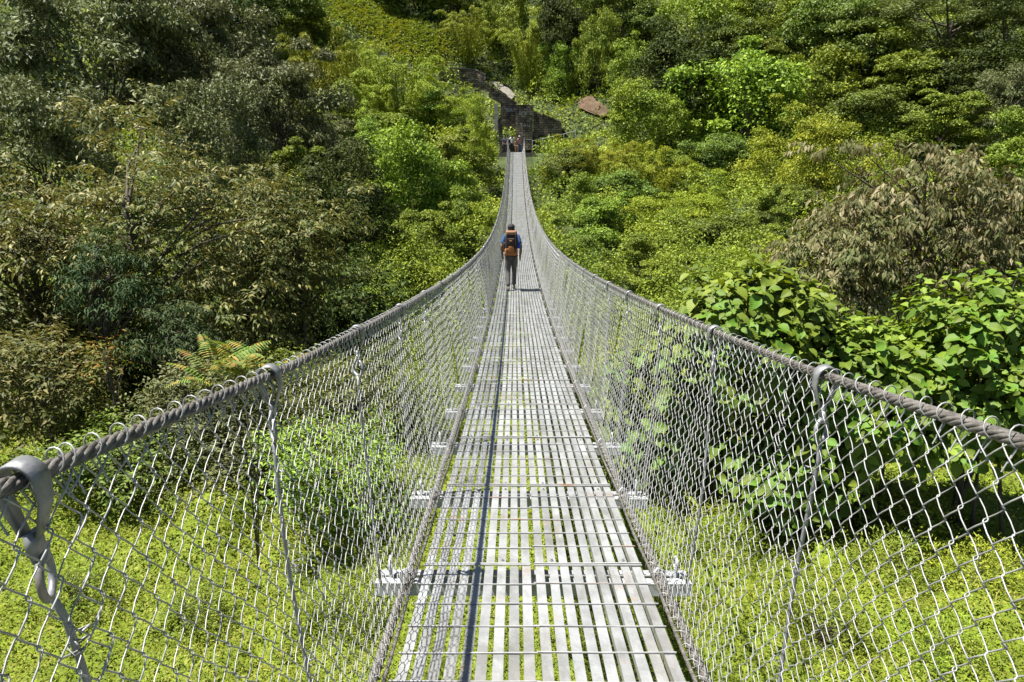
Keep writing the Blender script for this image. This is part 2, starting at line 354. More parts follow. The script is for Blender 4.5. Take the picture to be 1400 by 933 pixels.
m = MB(); m.tube([(0, 0, 0), (0, 0, .006)], .010, 6); m.tube([(0, 0, .004), (0, 0, .012)], .0055, 5)
BOLT = m.mesh('bolt', M['rod'])
for k in range(0, 9):
    for i in (1, 6, 10, 16):
        for yo in (BAY - .06, .05):
            o = link('bolt', BOLT, SLATS[(k, i)]); o.location = (0, yo, 0)

# crossbeam: two channels with a hanger bolt standing between them
def crossbeam_mesh():
    m = MB(); W = .765
    for yo in (-.042, .042):
        m.box((0, yo, -.062), (2 * W, .056, .007))
        m.box((0, yo + (.025 if yo > 0 else -.025) * -1 * -1, -.0935), (2 * W - .002, .005, .057))
    for s in (-1, 1):
        m.box((s * .70, 0, -.085), (.05, .034, .03))
        m.tube([(s * .70, 0, -.10), (s * .70, 0, -.015)], .010, 6)
        a = np.linspace(0, 2 * math.pi, 11)[:-1]
        m.tube([(s * .70, .030 * math.cos(q), .013 + .030 * math.sin(q)) for q in a], .008, 5, closed=True)
        m.tube([(s * .60, -.055, -.055), (s * .575, -.055, -.02), (s * .60, -.05, .012), (s * .635, -.05, -.005), (s * .64, -.055, -.055)], .006, 5)
    return m.mesh('crossbeam', M['beam'])
CB = crossbeam_mesh()
for k in range(-3, K1 + 1): bpart('crossbeam', CB, k).scale = (1, 1, 1)

# cables: six twisted strands near, plain farther off
def rail_lift(y): return float(np.clip(.028 * (2.0 - y) / 1.1, 0, .07))
def rail_pt(y, s, lift=0):
    z = deck_z(y); t = (deck_z(y + .5) - deck_z(y - .5))
    return (s * RAILX, y, z + RAILH + lift + rail_lift(y))
def rope_mesh(fn, rad, y0, ysplit, y1, lay=.17, nstr=6):
    m = MB(); ys = np.arange(y0, ysplit + .001, lay / 7)
    for q in range(nstr):
        ph = 2 * math.pi * q / nstr
        P = [(lambda c, a: (c[0] + rad * .62 * math.cos(a), c[1], c[2] + rad * .62 * math.sin(a)))(fn(y), 2 * math.pi * y / lay + ph) for y in ys]
        m.tube(P, rad * .40, 4)
    m.tube([fn(y) for y in np.arange(y0, ysplit, .3)], rad * .5, 5)
    m.tube([fn(y) for y in np.arange(ysplit - .2, y1, .4)], rad * .95, 6)
    return m.mesh('cable', M['rope'], True)
YA, YB = beam[K0][0], Y_END + 1.2
for s in (-1, 1):
    bpart('handrail_cable', rope_mesh(lambda y: rail_pt(y, s), .0147, YA, 9, YB))
    bpart('walkway_cable', rope_mesh(lambda y: (s * .612, y, deck_z(y) - .035), .021, YA, 6.5, YB))
    bpart('edge_rope', rope_mesh(lambda y: (s * (.568 + .004 * math.sin(y * 5)), y, deck_z(y) - .012), .0085, YA, 4.5, YB, lay=.10))

# hanger: clamp over the handrail cable, eye and bent rod down to the crossbeam
def clamp_mesh():
    m = MB(); n = 17; prof = []
    for i in range(n):
        a = math.pi * i / (n - 1); prof.append((.025 * math.cos(a), .025 * math.sin(a)))
    outer = [(.024, -.085)] + [(.026, -.03)] + prof + [(-.026, -.03)] + [(-.024, -.085)]
    w = [.011] + [.014] + [.017] * n + [.014] + [.011]
    v = []; f = []
    for t in (0, .005):
        for (x, z), ww in zip(outer, w):
            l = math.hypot(x, max(z, 0)) or 1; k = 1 + t / .025
            for sy in (-1, 1): v.append((x * k if z > -.05 else x * k * .45, sy * ww, z * (k if z > 0 else 1)))
    c = len(outer)
    for i in range(c - 1):
        a = 2 * i; b = 2 * c + 2 * i
        f += [(a, a + 1, a + 3, a + 2), (b, b + 2, b + 3, b + 1), (a, a + 2, b + 2, b), (a + 1, b + 1, b + 3, a + 3)]
    f += [(0, 2 * c, 2 * c + 1, 1), (2 * c - 2, 2 * c - 1, 4 * c - 1, 4 * c - 2)]
    m.add(v, f)
    m.box((0, 0, -.098), (.012, .026, .035))
    return m.mesh('cable_clamp', M['zinc'], True)
def hanger_mesh(seed):
    q = random.Random(seed); m = MB(); c = -.158
    m.tube([(0, .013 * math.cos(x), -.118 + .016 * math.sin(x)) for x in np.linspace(0, 2 * math.pi, 13)[:-1]], .0055, 6, closed=True); a = np.linspace(0, 2 * math.pi, 19)[:-1]; tw = q.uniform(.3, 1.2)
    m.tube([(.034 * math.cos(x) * math.sin(tw), .034 * math.cos(x) * math.cos(tw), c + .034 * math.sin(x)) for x in a], .0062, 7, closed=True)
    bx, by = q.uniform(-.025, .03), q.uniform(-.05, .05)
    H = RAILH - .02; P = [(0, 0, c - .034)]
    for t in np.linspace(.06, 1, 9): P.append((-.075 * t + bx * math.sin(math.pi * t), by * math.sin(math.pi * t) + .012 * math.sin(6 * t + seed), c - .034 + t * (-H - c + .038)))
    m.tube(P, .0062, 6)
    for zt in (.12, .45, .8):                                       # tie wire twisted round the rod
        zz = -.2 - zt * .9; i = zt
        m.tube([(-.075 * i + .016 * math.cos(x * 2.1), .016 * math.sin(x * 2.1) + .004 * x, zz + .004 * x) for x in range(9)], .002, 4)
    return m.mesh('hanger_rod', M['zinc'], True)
CL = clamp_mesh(); HG = [hanger_mesh(i) for i in range(6)]
for k in range(-2, K1 + 1):
    for s in (-1, 1):
        for nm, me in (('cable_clamp', CL), ('hanger_rod', HG[(k * 2 + s) % 6])):
            o = bpart(nm, me, k); o.scale = (s, 1, 1); yo = (.09 if k <= -2 else -.06 if k == -1 else -.11); yy = beam[k][0] + yo; o.location = Vector(rail_pt(yy, s)) - B0
            o.rotation_euler = (rr.gauss(0, .02) if nm[0] == 'c' else yo / RAILH, 0, 0)

# chain-link side panels, one per bay and side
def mesh_panel(seed, fine):
    q = np.random.default_rng(seed); m = MB()
    nw, seg = 33, 35; w = BAY / nw
    ph = q.random(6) * 6.28
    def place(y, t, d):
        """y along the bay, t 0 top .. 1 bottom, d off the net plane"""
        env = math.sin(math.pi * min(max(t, 0), 1)); e2 = math.sin(math.pi * min(max(y / BAY, 0), 1))
        x = RAILX - .010 + (.604 - RAILX) * t ** 1.15 + env * (.020 * math.sin(3.1 * t + ph[0]) + .016 * e2 * math.sin(5 * t + ph[1]) + .006 * math.sin(9 * y * e2 + ph[2] + 4 * t)) + d
        yy = y + env * e2 * (.010 * math.sin(7 * t + ph[3]) + .006 * math.sin(4 * y + 11 * t + ph[4]))
        z = RAILH - .022 - t * (RAILH + .015) + env * e2 * (.010 * math.sin(8 * y + ph[5]) + .005 * math.sin(13 * y + 5 * t))
        return (x, yy, z)
    r = .0015 if fine else .0019
    for k in range(nw):
        yc = (k + .5) * w; P = []
        a0 = w / 2 + .003; jit = q.normal(0, .0018)
        for j in range(seg):
            sg = 1 if (j + k) % 2 == 0 else -1
            t0 = j / seg; t1 = (j + 1) / seg
            da = .004 * (1 if j % 2 else -1)
            if fine:
                for u, yy, dd in ((0.0, 1, 0), (.08, .89, .6), (.5, 0, 1), (.92, -.89, .6)):
                    bow = .0 if u in (0, .5) else 0
                    P.append(place(yc + jit + sg * a0 * yy, t0 + (t1 - t0) * u, da * dd))
            else:
                P.append(place(yc + jit + sg * a0, t0, 0)); P.append(place(yc + jit, (t0 + t1) / 2, da))
        m.tube(P, r, 4 if fine else 3, cap=False)
        if k % 2 == 0:                                              # loop over the cable
            a = np.linspace(-1.2, 4.3, 13 if fine else 6); sl = q.uniform(.010, .035)
            c0 = np.array((RAILX, yc + jit, RAILH - .003))
            L = [(c0[0] - .0195 * math.cos(x), c0[1] + sl * (x / 4.3 - .4), c0[2] + .0195 * math.sin(x) - .0015) for x in a]
            L = [place(yc + jit, .025, 0)] + L + [place(yc + jit + sl * .6, .04, 0)]
            m.tube(L, r * 1.1, 4, cap=False)
        if fine and k % 3 == 0:                                     # lacing round the edge rope
            a = np.linspace(0, 7, 9)
            m.tube([(.585 + .026 * math.cos(x), yc + .006 * x + q.normal(0, .004), -.02 + .026 * math.sin(x)) for x in a], .0018, 4, cap=False)
    return m.mesh('mesh_panel', M['wire'], fine)
PF = [mesh_panel(20 + i, True) for i in range(5)]; PC = [mesh_panel(40 + i, False) for i in range(4)]
for k in range(-3, K1):
    for s in (-1, 1):
        me = PF[(k * 3 + (s > 0) * 2) % 5] if k < 9 else PC[(k * 3 + (s > 0)) % 4]
        po = bpart('mesh_panel', me, k, flip=(s < 0)); l0, l1 = rail_lift(beam[k][0]), rail_lift(beam[k + 1][0]); po.scale[2] = (RAILH + (l0 + l1) / 2) / RAILH; po.location[2] += (l0 - l1) / 2; po.rotation_euler[0] += math.atan2(l1 - l0, BAY)
# far end: short pale posts and top bars where the cables come in
m = MB()
EZ = beam[K1][1]
for s in (-1, 1):
    o = MB(); o.box((s * .80, Y_END + .35, EZ + .55), (.12, .16, 1.42)); o.box((s * .80, Y_END + .35, EZ + 1.275), (.18, .22, .03))
    bpart('end_post', o.mesh('end_post', M['whitemetal']))
    o = MB(); o.box((s * 1.18, Y_END + .40, EZ + 1.22), (.62, .07, .07)); bpart('end_bar', o.mesh('end_bar', M['whitemetal']))

# ------------------------------------------------------------------ terrain
gx = np.concatenate([np.linspace(-190, -40, 40)[:-1], np.linspace(-40, 40, 90), np.linspace(40, 190, 40)[1:]])
gy = np.concatenate([np.linspace(-80, -5, 16)[:-1], np.linspace(-5, 110, 130), np.linspace(110, 250, 40)[1:]])
X, Y = np.meshgrid(gx, gy); Z = terrain(X, Y)
nx, ny = len(gx), len(gy)
me = bpy.data.meshes.new('hillside'); idx = np.arange(nx * ny).reshape(ny, nx)
me.from_pydata(np.stack([X.ravel(), Y.ravel(), Z.ravel()], 1).tolist(), [], np.stack([idx[:-1, :-1].ravel(), idx[:-1, 1:].ravel(), idx[1:, 1:].ravel(), idx[1:, :-1].ravel()], 1).tolist())
me.materials.append(M['soil']); me.polygons.foreach_set('use_smooth', [True] * len(me.polygons))
tag(link('hillside', me), kind='structure')

# ------------------------------------------------------------------ leaves in bulk
def unit(a): return a / (np.linalg.norm(a, axis=-1, keepdims=True) + 1e-9)
TEMPL = {}
def _t(name, v, f): TEMPL[name] = (np.array(v, float), [tuple(q) for q in f])
_t('diamond', [(0, 0, 0), (.45, .5, .10), (1, 0, -.04), (.45, -.5, .10)], [(0, 2, 1), (0, 3, 2)])
_t('sliver', [(0, .10, 0), (.45, -.5, .05), (1, .12, -.08)], [(0, 1, 2)])
_t('lance', [(0, 0, 0), (.3, .5, .06), (.3, -.5, .06), (.66, .38, .02), (.66, -.38, .02), (1, 0, -.18), (.33, 0, 0), (.66, 0, -.05)],
   [(0, 6, 1), (0, 2, 6), (1, 6, 7, 3), (6, 2, 4, 7), (3, 7, 5), (7, 4, 5)])
_t('broad', [(-.12, 0, -.02), (.0, .0, 0), (.18, .42, .10), (.18, -.42, .10), (.5, .5, .10), (.5, -.5, .10), (.8, .28, .02), (.8, -.28, .02), (1.02, 0, -.16), (.3, 0, 0), (.55, 0, .0), (.8, 0, -.06)],
   [(1, 9, 2), (1, 3, 9), (2, 9, 10, 4), (9, 3, 5, 10), (4, 10, 11, 6), (10, 5, 7, 11), (6, 11, 8), (11, 7, 8)])
_t('lance4', [(0, 0, 0), (.4, .5, .06), (.4, -.5, .06), (.45, 0, -.01), (1, 0, -.2)], [(0, 3, 1), (0, 2, 3), (1, 3, 4), (3, 2, 4)])
_t('blade', [(0, .5, 0), (0, -.5, 0), (.5, .4, .12), (.5, -.4, .12), (1, 0, -.02)], [(0, 1, 3, 2), (2, 3, 4)])
_t('tri', [(0, .25, 0), (0, -.25, 0), (.5, -.5, .06), (.5, .5, .06), (1, 0, -.1)], [(0, 1, 2, 3), (3, 2, 4)])

def leaf_arrays(P, D, U, L, W, templ):
    """P base points, D direction of the midrib, U rough normal, L lengths, W widths"""
    T, F = TEMPL[templ]
    D = unit(D); S = unit(np.cross(U, D)); Nn = np.cross(D, S)
    L = np.broadcast_to(L, (len(P),)); W = np.broadcast_to(W, (len(P),))
    V = P[:, None, :] + L[:, None, None] * T[None, :, 0, None] * D[:, None, :] + W[:, None, None] * T[None, :, 1, None] * S[:, None, :] + L[:, None, None] * T[None, :, 2, None] * Nn[:, None, :]
    return V, F
def leaf_mesh(name, batches, mats, uvt=None):
    """batches: list of (V (n,k,3), faces, material index)"""
    vs, loops, sizes, mis = [], [], [], []; base = 0
    for V, F, mi in batches:
        n, k = V.shape[:2]; vs.append(V.reshape(-1, 3))
        for q in F:
            pass
        by = {}
        for q in F: by.setdefault(len(q), []).append(q)
        for sz, fs in by.items():
            a = np.array(fs)                                        # (m, sz)
            li = (np.arange(n)[:, None, None] * k + a[None] + base).reshape(-1)
            loops.append(li); sizes.append(np.full(n * len(fs), sz)); mis.append(np.full(n * len(fs), mi))
        base += n * k
    v = np.concatenate(vs).astype(np.float32); l = np.concatenate(loops).astype(np.int32); s = np.concatenate(sizes).astype(np.int32)
    m = bpy.data.meshes.new(name); m.vertices.add(len(v)); m.vertices.foreach_set('co', v.ravel())
    m.loops.add(len(l)); m.loops.foreach_set('vertex_index', l)
    m.polygons.add(len(s)); m.polygons.foreach_set('loop_start', np.concatenate([[0], np.cumsum(s)[:-1]]).astype(np.int32))
    for x in (mats if isinstance(mats, (list, tuple)) else [mats]): m.materials.append(x)
    m.polygons.foreach_set('material_index', np.concatenate(mis).astype(np.int32))
    if uvt:
        T = TEMPL[uvt][0][:, :2]; uv = m.uv_layers.new(name='UVMap'); uv.data.foreach_set('uv', T[l % len(T)].astype(np.float32).ravel())
    m.update(calc_edges=True); m.validate(); return m
def rdir(g, n): return unit(g.normal(size=(n, 3)))

# ------------------------------------------------------------------ plants of the far slope: unit crowns, height 1, width 1
def clump_crown(g, cen, rad, ncl, per, ll, lw, cr, droop=.2, templ='sliver', lowcut=-.55, lobes=3, shell=(.62, 1.0), upb=.45, strand=0.0, big=0.0):
    cen = np.array(cen); rad = np.array(rad)
    d = rdir(g, ncl * 4); d = d[d[:, 2] > lowcut][:ncl]; ncl = len(d)
    lob = 1 + .30 * np.sin(d[:, 0] * lobes * 2 + g.random() * 6) * np.cos(d[:, 1] * lobes * 2 + g.random() * 6) + g.normal(0, .13, ncl)
    C = cen + d * rad * (g.uniform(*shell, ncl) * lob)[:, None]
    s = cr * g.uniform(.55, 1.6, ncl)
    ci = np.repeat(np.arange(ncl), per); n = len(ci)
    q = rdir(g, n); q[:, 2] = np.abs(q[:, 2]) * .9 - .25 * g.random(n); q = unit(q + .35 * d[ci])
    P = C[ci] + q * (s[ci] * (g.random(n) ** .45))[:, None] * np.array([1, 1, .72])
    if strand:                                                      # hanging curtains of creeper below the clumps
        k = g.random(n) < strand; P[k, 2] -= np.abs(g.normal(0, 1, k.sum())) * s[ci][k] * 1.3
    U = unit(q * .55 + np.array([0, 0, upb]) + rdir(g, n) * .75)
    D = rdir(g, n); D = D - U * (D * U).sum(1, keepdims=True); D = unit(D) + np.array([0, 0, -droop]) + q * .3
    sc = g.uniform(.65, 1.3, n)
    if big: sc *= np.where(g.random(n) < .12, 1 + big, 1)
    P[:, 2] = np.maximum(P[:, 2], .01)
    return C, (P, D, U, ll * sc, lw * sc, templ)
def limb_mesh(g, targets, base_r=.02, top=.5, nb=9, mat=None, lean=.06, sides=6):
    m = MB(); lx, ly = g.normal(0, lean, 2)
    tr = lambda t: np.array([lx * t + .02 * math.sin(5 * t + lx * 40), ly * t + .02 * math.cos(4 * t), t * top])
    m.tube([tr(t) - (np.array([0, 0, .08]) if t == 0 else 0) for t in np.linspace(0, 1, 7)], base_r * np.linspace(1, .5, 7), sides)
    for i in g.permutation(len(targets))[:nb]:
        t0 = g.uniform(.45, 1); a = tr(t0); b = np.array(targets[i]); mid = (a + b) / 2 + np.array([0, 0, .04]) + g.normal(0, .02, 3)
        m.tube([a, (a + mid) / 2, mid, (mid + b) / 2, b], base_r * .5 * np.linspace(1, .3, 5), 4, cap=False)
    return m.mesh('trunk', mat or M['bark'], True)

def make_unit(kind, seed):
    g = np.random.default_rng(seed)
    if kind == 'grey': C, b = clump_crown(g, (0, 0, .56), (.44, .44, .40), 70, 380, 0.0279, 0.0179, .115, droop=.25, strand=.05)
    elif kind == 'dark': C, b = clump_crown(g, (0, 0, .56), (.43, .43, .40), 46, 440, 0.0328, 0.0252, .14, droop=.25, templ='sliver', strand=.12)
    elif kind == 'bush': C, b = clump_crown(g, (0, 0, .36), (.44, .44, .56), 31, 621, 0.0328, 0.0252, .145, droop=.15, lowcut=-.25, templ='sliver')
    elif kind == 'vine': C, b = clump_crown(g, (0, 0, .34), (.42, .42, .60), 34, 621, 0.0295, 0.0252, .135, droop=.55, lowcut=-.2, lobes=2, strand=.35, templ='sliver', upb=.25)
    elif kind == 'yellow': C, b = clump_crown(g, (0, 0, .30), (.44, .44, .62), 38, 621, 0.0246, 0.0179, .13, droop=.45, lowcut=-.2, strand=.25, upb=.3)
    elif kind == 'feather': C, b = clump_crown(g, (0, 0, .60), (.46, .46, .34), 76, 340, 0.0262, 0.0105, .11, droop=.3, upb=.8, lowcut=-.4)
    elif kind == 'tan': C, b = clump_crown(g, (0, 0, .52), (.44, .44, .46), 130, 220, 0.0279, 0.0115, .085, droop=1.5, templ='sliver', strand=.1)
    elif kind == 'shade': C, b = clump_crown(g, (0, 0, .54), (.43, .43, .44), 50, 420, 0.0295, 0.0221, .13, droop=.4, strand=.2)
    elif kind == 'bamboo':
        P, D, U = [], [], []; C = []; cul = MB()
        for i in range(34):
            az = g.uniform(0, 6.283); out = np.array([math.cos(az), math.sin(az), 0]); reach = g.uniform(.10, .46); H = g.uniform(.6, 1.0) - .35 * reach
            t = np.linspace(0, 1, 14); drp = g.uniform(.05, .30)
            b0 = g.uniform(.02, .16); pts = out[None] * (b0 + reach * t ** 1.35)[:, None] + np.array([0, 0, 1.]) * (H * np.sin(t * 1.75) / math.sin(1.571) - drp * np.maximum(0, t - .7) ** 1.0 * 1.2)[:, None]
            cul.tube(pts[::2], np.linspace(.006, .0015, 7), 4, cap=False)
            n = 620; u = g.uniform(.06, 1, n) ** .8; Q = np.stack([np.interp(u, t, pts[:, a]) for a in range(3)], 1)
            side = rdir(g, n) * np.array([1, 1, .5]); Q = Q + side * (.050 * g.random(n) ** .6)[:, None] * (1.3 - .8 * u)[:, None]; Q[:, 2] -= .02 * g.random(n)
            P.append(Q); D.append(side * .8 + out * .6 + np.array([0, 0, -.75])); U.append(unit(rdir(g, n) * .7 + np.array([0, 0, .5]) + out * .3))
        P = np.concatenate(P); n = len(P); sc = g.uniform(.6, 1.3, n)
        b = (P, np.concatenate(D), np.concatenate(U), .030 * sc, .0085 * sc, 'sliver')
        mm = 'l_bamboo'; V, F = leaf_arrays(*b); return leaf_mesh('crown', [(V, F, 0)], M[mm]), cul.mesh('culm', M['l_bamboo'])
    V, F = leaf_arrays(*b)
    mat = {'grey': 'l_grey', 'dark': 'l_dark', 'bush': 'l_bush', 'vine': 'l_vine', 'yellow': 'l_yellow', 'feather': 'l_feather', 'tan': 'l_tan', 'shade': 'l_shade'}[kind]
    top = .55 if kind in ('grey', 'dark', 'feather', 'tan', 'shade') else .3
    return leaf_mesh('crown', [(V, F, 0)], M[mat]), limb_mesh(g, C, .016 if top > .5 else .008, top, 5 if kind == 'feather' else 12)
UNITS = {}
for i, kd in enumerate(('grey', 'dark', 'bush', 'vine', 'yellow', 'feather', 'tan', 'shade', 'bamboo')):
    UNITS[kd] = [make_unit(kd, 100 + i * 10 + j) for j in range(2)]

def find_base(px, py, hpx, frac=.5, zmin=9, zmax=200):
    for zc in np.arange(zmin, zmax, .25):
        x, y, z = ray(px, py, zc); H = hpx * zc / F_PX
        if z <= terrain(x, y) + H * frac: return x, y, float(terrain(x, y)), zc
    return x, y, float(terrain(x, y)), zc
NAMES = {'grey': ('broadleaf_tree', 'tree'), 'dark': ('broadleaf_tree', 'tree'), 'bush': ('shrub', 'bush'), 'vine': ('creeper_covered_tree', 'tree'), 'yellow': ('creeper_mound', 'bush'),
         'feather': ('feathery_tree', 'tree'), 'tan': ('dry_leaved_tree', 'tree'), 'shade': ('broadleaf_tree', 'tree'), 'bamboo': ('bamboo_clump', 'bamboo')}
count = {}
def plant(kind, px, py, w, h, label, zc=None, group=None, lift=0, yaw=None):
    if zc is None: x, y, z, zc = find_base(px, py, h)
    else:
        x, y, zz = ray(px, py, zc); H0 = h * zc / F_PX; z = zz - H0 * .5
        g0 = float(terrain(x, y))
        if kind in ('grey', 'dark', 'feather', 'tan', 'shade') or z < g0: h = max(h, (zz + H0 * .5 - g0) / zc * F_PX); z = g0
    i = count.get(kind, 0); count[kind] = i + 1
    cr, tr = UNITS[kind][i % 2]
    H = h * zc / F_PX * (1.3 if kind in ('bush', 'vine', 'yellow') else 1.06); Wd = w * zc / F_PX * 1.08
    if y < Y_END + .5 and z + H > float(deck_z(y)) - .6:                # keep every crown clear of the bridge
        need = 1.15 + Wd * .66
        if abs(x) < need: x = math.copysign(need, x); z = min(z, float(terrain(x, y)))
    nm, cat = NAMES[kind]
    root = thing(nm, label, cat, (x, y, z - .1), rr.uniform(0, 6.28) if yaw is None else yaw, group)
    root.scale = (Wd, Wd, H)
    link('culm' if kind == 'bamboo' else 'trunk', tr, root); link('crown', cr, root)
    return root

PL = [
 # left, far slope
 ('grey', 110, 90, 260, 230, 'broad grey-green tree filling the high left corner of the slope', 46),
 ('grey', 255, 70, 190, 170, 'grey-green tree with open branching beside the broad corner tree', 50),
 ('grey', 40, 215, 190, 190, 'shadowy grey-green tree at the left edge behind the olive tree', 34),
 ('grey', 375, 165, 170, 170, 'rounded grey-green tree between the olive tree and the bamboo', 47),
 ('grey', 300, 190, 150, 140, 'small-leaved grey tree directly behind the olive tree top', 40),
 ('grey', 430, 225, 120, 110, 'low grey-green shrubby tree beneath the left bamboo plume', None),
 ('shade', 335, 35, 90, 120, 'dark tree in deep shade above the grey rounded tree', None),
 ('vine', 312, 12, 46, 90, 'narrow green curtain of creeper hanging in front of dark shade at the top edge', None),
 ('dark', 400, 25, 90, 90, 'dark leafy tree left of the sunny terrace', None),
 ('bush', 385, 70, 80, 60, 'pale green bush at the left foot of the sunny terrace', None),
 ('bamboo', 440, 106, 130, 140, 'left bamboo clump with bright arching plumes below the terrace', None),
 ('bamboo', 497, 98, 90, 85, 'upper bamboo clump just under the bright terrace', None),
 ('bamboo', 548, 130, 150, 135, 'largest bamboo clump, beside the upper stone terrace walls', None),
 ('bamboo', 510, 165, 105, 100, 'lowest bamboo clump drooping over dark shrubs', None),
 ('bamboo', 642, 46, 85, 78, 'bamboo clump above the upper terrace walls', None),
 ('bush', 590, 175, 75, 60, 'shrub with star-shaped leaf rosettes below the largest bamboo', None),
 ('dark', 560, -6, 110, 36, 'dark tree above the bright terrace at the top edge', None),
 ('dark', 622, 2, 80, 46, 'dark creeper-hung tree over the bend of the path', None),
 ('vine', 690, 40, 70, 80, 'bright creeper-covered tree above the path', None),
 ('bamboo', 722, 62, 95, 110, 'tall bright bamboo clump standing over the bridge head', None),
 ('shade', 765, 55, 80, 120, 'dark tree with deep shadow left of the earth slip', None),
 ('vine', 766, 103, 46, 64, 'yellow-green hanging creeper column beside the dark tree', None),
 # left, by the bridge
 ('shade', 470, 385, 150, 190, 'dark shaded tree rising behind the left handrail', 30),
 ('shade', 425, 320, 110, 130, 'shadow-dark tree between the olive tree and the shaded tree', 29),
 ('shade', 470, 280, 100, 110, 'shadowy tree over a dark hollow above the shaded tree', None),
 ('bush', 405, 255, 90, 80, 'dull green shrub behind the right flank of the olive tree', None),
 ('bush', 505, 235, 80, 80, 'pale bush with light leaves beside a dark hollow', None),
 ('vine', 560, 275, 140, 130, 'rounded creeper-covered mound halfway down the left slope', None),
 ('bush', 535, 205, 100, 70, 'leafy shrub mass above the rounded creeper mound', None),
 ('bush', 470, 175, 80, 70, 'grey-leaved bush below the left bamboo', None),
 ('yellow', 628, 163, 75, 50, 'bright yellow-green scrub under the terrace walls', None),
 ('yellow', 655, 205, 60, 80, 'yellow-green scrub left of the bridge head', None),
 ('bush', 620, 235, 90, 70, 'green bush on the left bank near the bridge head', None),
 ('bush', 628, 300, 90, 90, 'leafy bush on the left bank level with the hiker', None),
 ('bush', 590, 350, 100, 90, 'dense green bush behind the left mesh below the creeper mound', None),
 ('yellow', 580, 385, 80, 40, 'sloping bright green bush just above the left handrail', None),
 ('bush', 655, 335, 70, 70, 'small bush touching the left cable beside the hiker', None),
 ('bush', 530, 420, 80, 60, 'low green bush where the left handrail meets the shade', None),
 # right of the bridge head
 ('yellow', 745, 235, 70, 50, 'yellow-green scrub right of the bridge head', None),
 ('dark', 785, 235, 70, 60, 'blue-green round shrub below the wooden-railed path', None),
 ('bamboo', 832, 224, 115, 80, 'feathery bamboo clump below the railing at the path', None),
 ('bamboo', 885, 240, 130, 95, 'spreading bamboo clump left of the big shaded tree', None),
 ('dark', 850, 270, 100, 70, 'dark-bottomed shrub under the spreading bamboo', None),
 ('bush', 770, 300, 90, 70, 'light green shrub on the right bank above the cable', None),
 ('bush', 830, 320, 100, 70, 'tangled green shrub beside the thin dead stem', None),
 ('yellow', 905, 310, 110, 70, 'sunlit yellow-green mound below the spreading bamboo', None),
 ('yellow', 960, 285, 90, 60, 'small sunny mound of creeper in the middle of the right slope', None),
 ('dark', 985, 330, 110, 70, 'green bush with a dark gap above the large-leaved shrub', None),
 ('bush', 875, 380, 110, 70, 'low bush above the right handrail', None),
 ('dark', 795, 350, 70, 60, 'small bush by the right cable beside the hiker', None),
 ('yellow', 1015, 370, 110, 50, 'bright yellow-green strip of creeper behind the large-leaved shrub', None),
 ('bush', 930, 245, 80, 60, 'smooth green shrub at the foot of the big shaded tree', None),
 # right slope
 ('vine', 800, 20, 60, 60, 'creeper-hung tree at the top edge over the earth slip', None),
 ('dark', 845, 30, 100, 80, 'dull olive-dark tree high above the earth slip', None),
 ('vine', 815, 85, 60, 90, 'leaning creeper-covered trunk left of the earth slip top', None),
 ('dark', 885, 45, 70, 60, 'pale-topped dark tree right of the olive-dark tree', None),
 ('vine', 870, 108, 75, 70, 'cascade of light creeper above the earth slip', None),
 ('vine', 885, 175, 100, 80, 'creeper mound right of the earth slip', None),
 ('shade', 930, 120, 130, 150, 'big dark tree with a deep shadowed hollow in the right slope', None),
 ('vine', 960, 55, 110, 90, 'bright creeper canopy over the big dark tree', None),
 ('dark', 1000, 75, 80, 90, 'round dark tree with drooping leaves right of the creeper canopy', None),
 ('vine', 1045, 25, 120, 80, 'sunny creeper-covered canopy at the top edge right of centre', None),
 ('bush', 1035, 85, 70, 60, 'bright bush between the two dark round trees', None),
 ('vine', 1020, 165, 180, 130, 'broad light green creeper dome in the middle of the right slope', None),
 ('vine', 1100, 145, 120, 100, 'second creeper dome, joined to the broad one', None),
 ('dark', 1120, 55, 110, 110, 'dark glossy tree above the second creeper dome', None),
 ('dark', 1175, 75, 120, 110, 'large dark glossy tree next to the feathery tree', None),
 ('dark', 985, 220, 90, 70, 'green shrub below the broad creeper dome', None),
 ('yellow', 1060, 225, 110, 90, 'yellow-green creeper mound with folded hollows', None),
 ('yellow', 1130, 235, 130, 120, 'largest yellow-green creeper mound, left of the dry tree', None),
 ('dark', 1092, 285, 65, 60, 'small dark round tree in front of the yellow-green mound', None),
 ('bush', 1050, 300, 70, 60, 'medium bush left of the small dark round tree', None),
 ('feather', 1290, 45, 210, 130, 'wide feathery tree with fine foliage at the high right corner', None),
 ('feather', 1375, 35, 120, 110, 'second feathery tree at the right edge', None),
 ('bush', 1215, 120, 130, 80, 'rounded green shrub below the feathery tree', None),
 ('shade', 1320, 130, 150, 110, 'tree in deep shade under the feathery tree', None),
 ('grey', 1385, 160, 90, 120, 'pale grey-leaved tree at the right edge', None),
 ('dark', 1190, 165, 120, 80, 'green shrub above the dry-leaved tree', None),
 ('bush', 1290, 180, 110, 70, 'leafy shrub catching sun above the dry-leaved tree', None),
 ('bush', 1375, 240, 110, 100, 'soft green bush right of the dry tree top', None),
]
for row in PL:
    kind, px, py, w, h, lab, zc = row
    plant(kind, px, py, w, h, lab, zc)

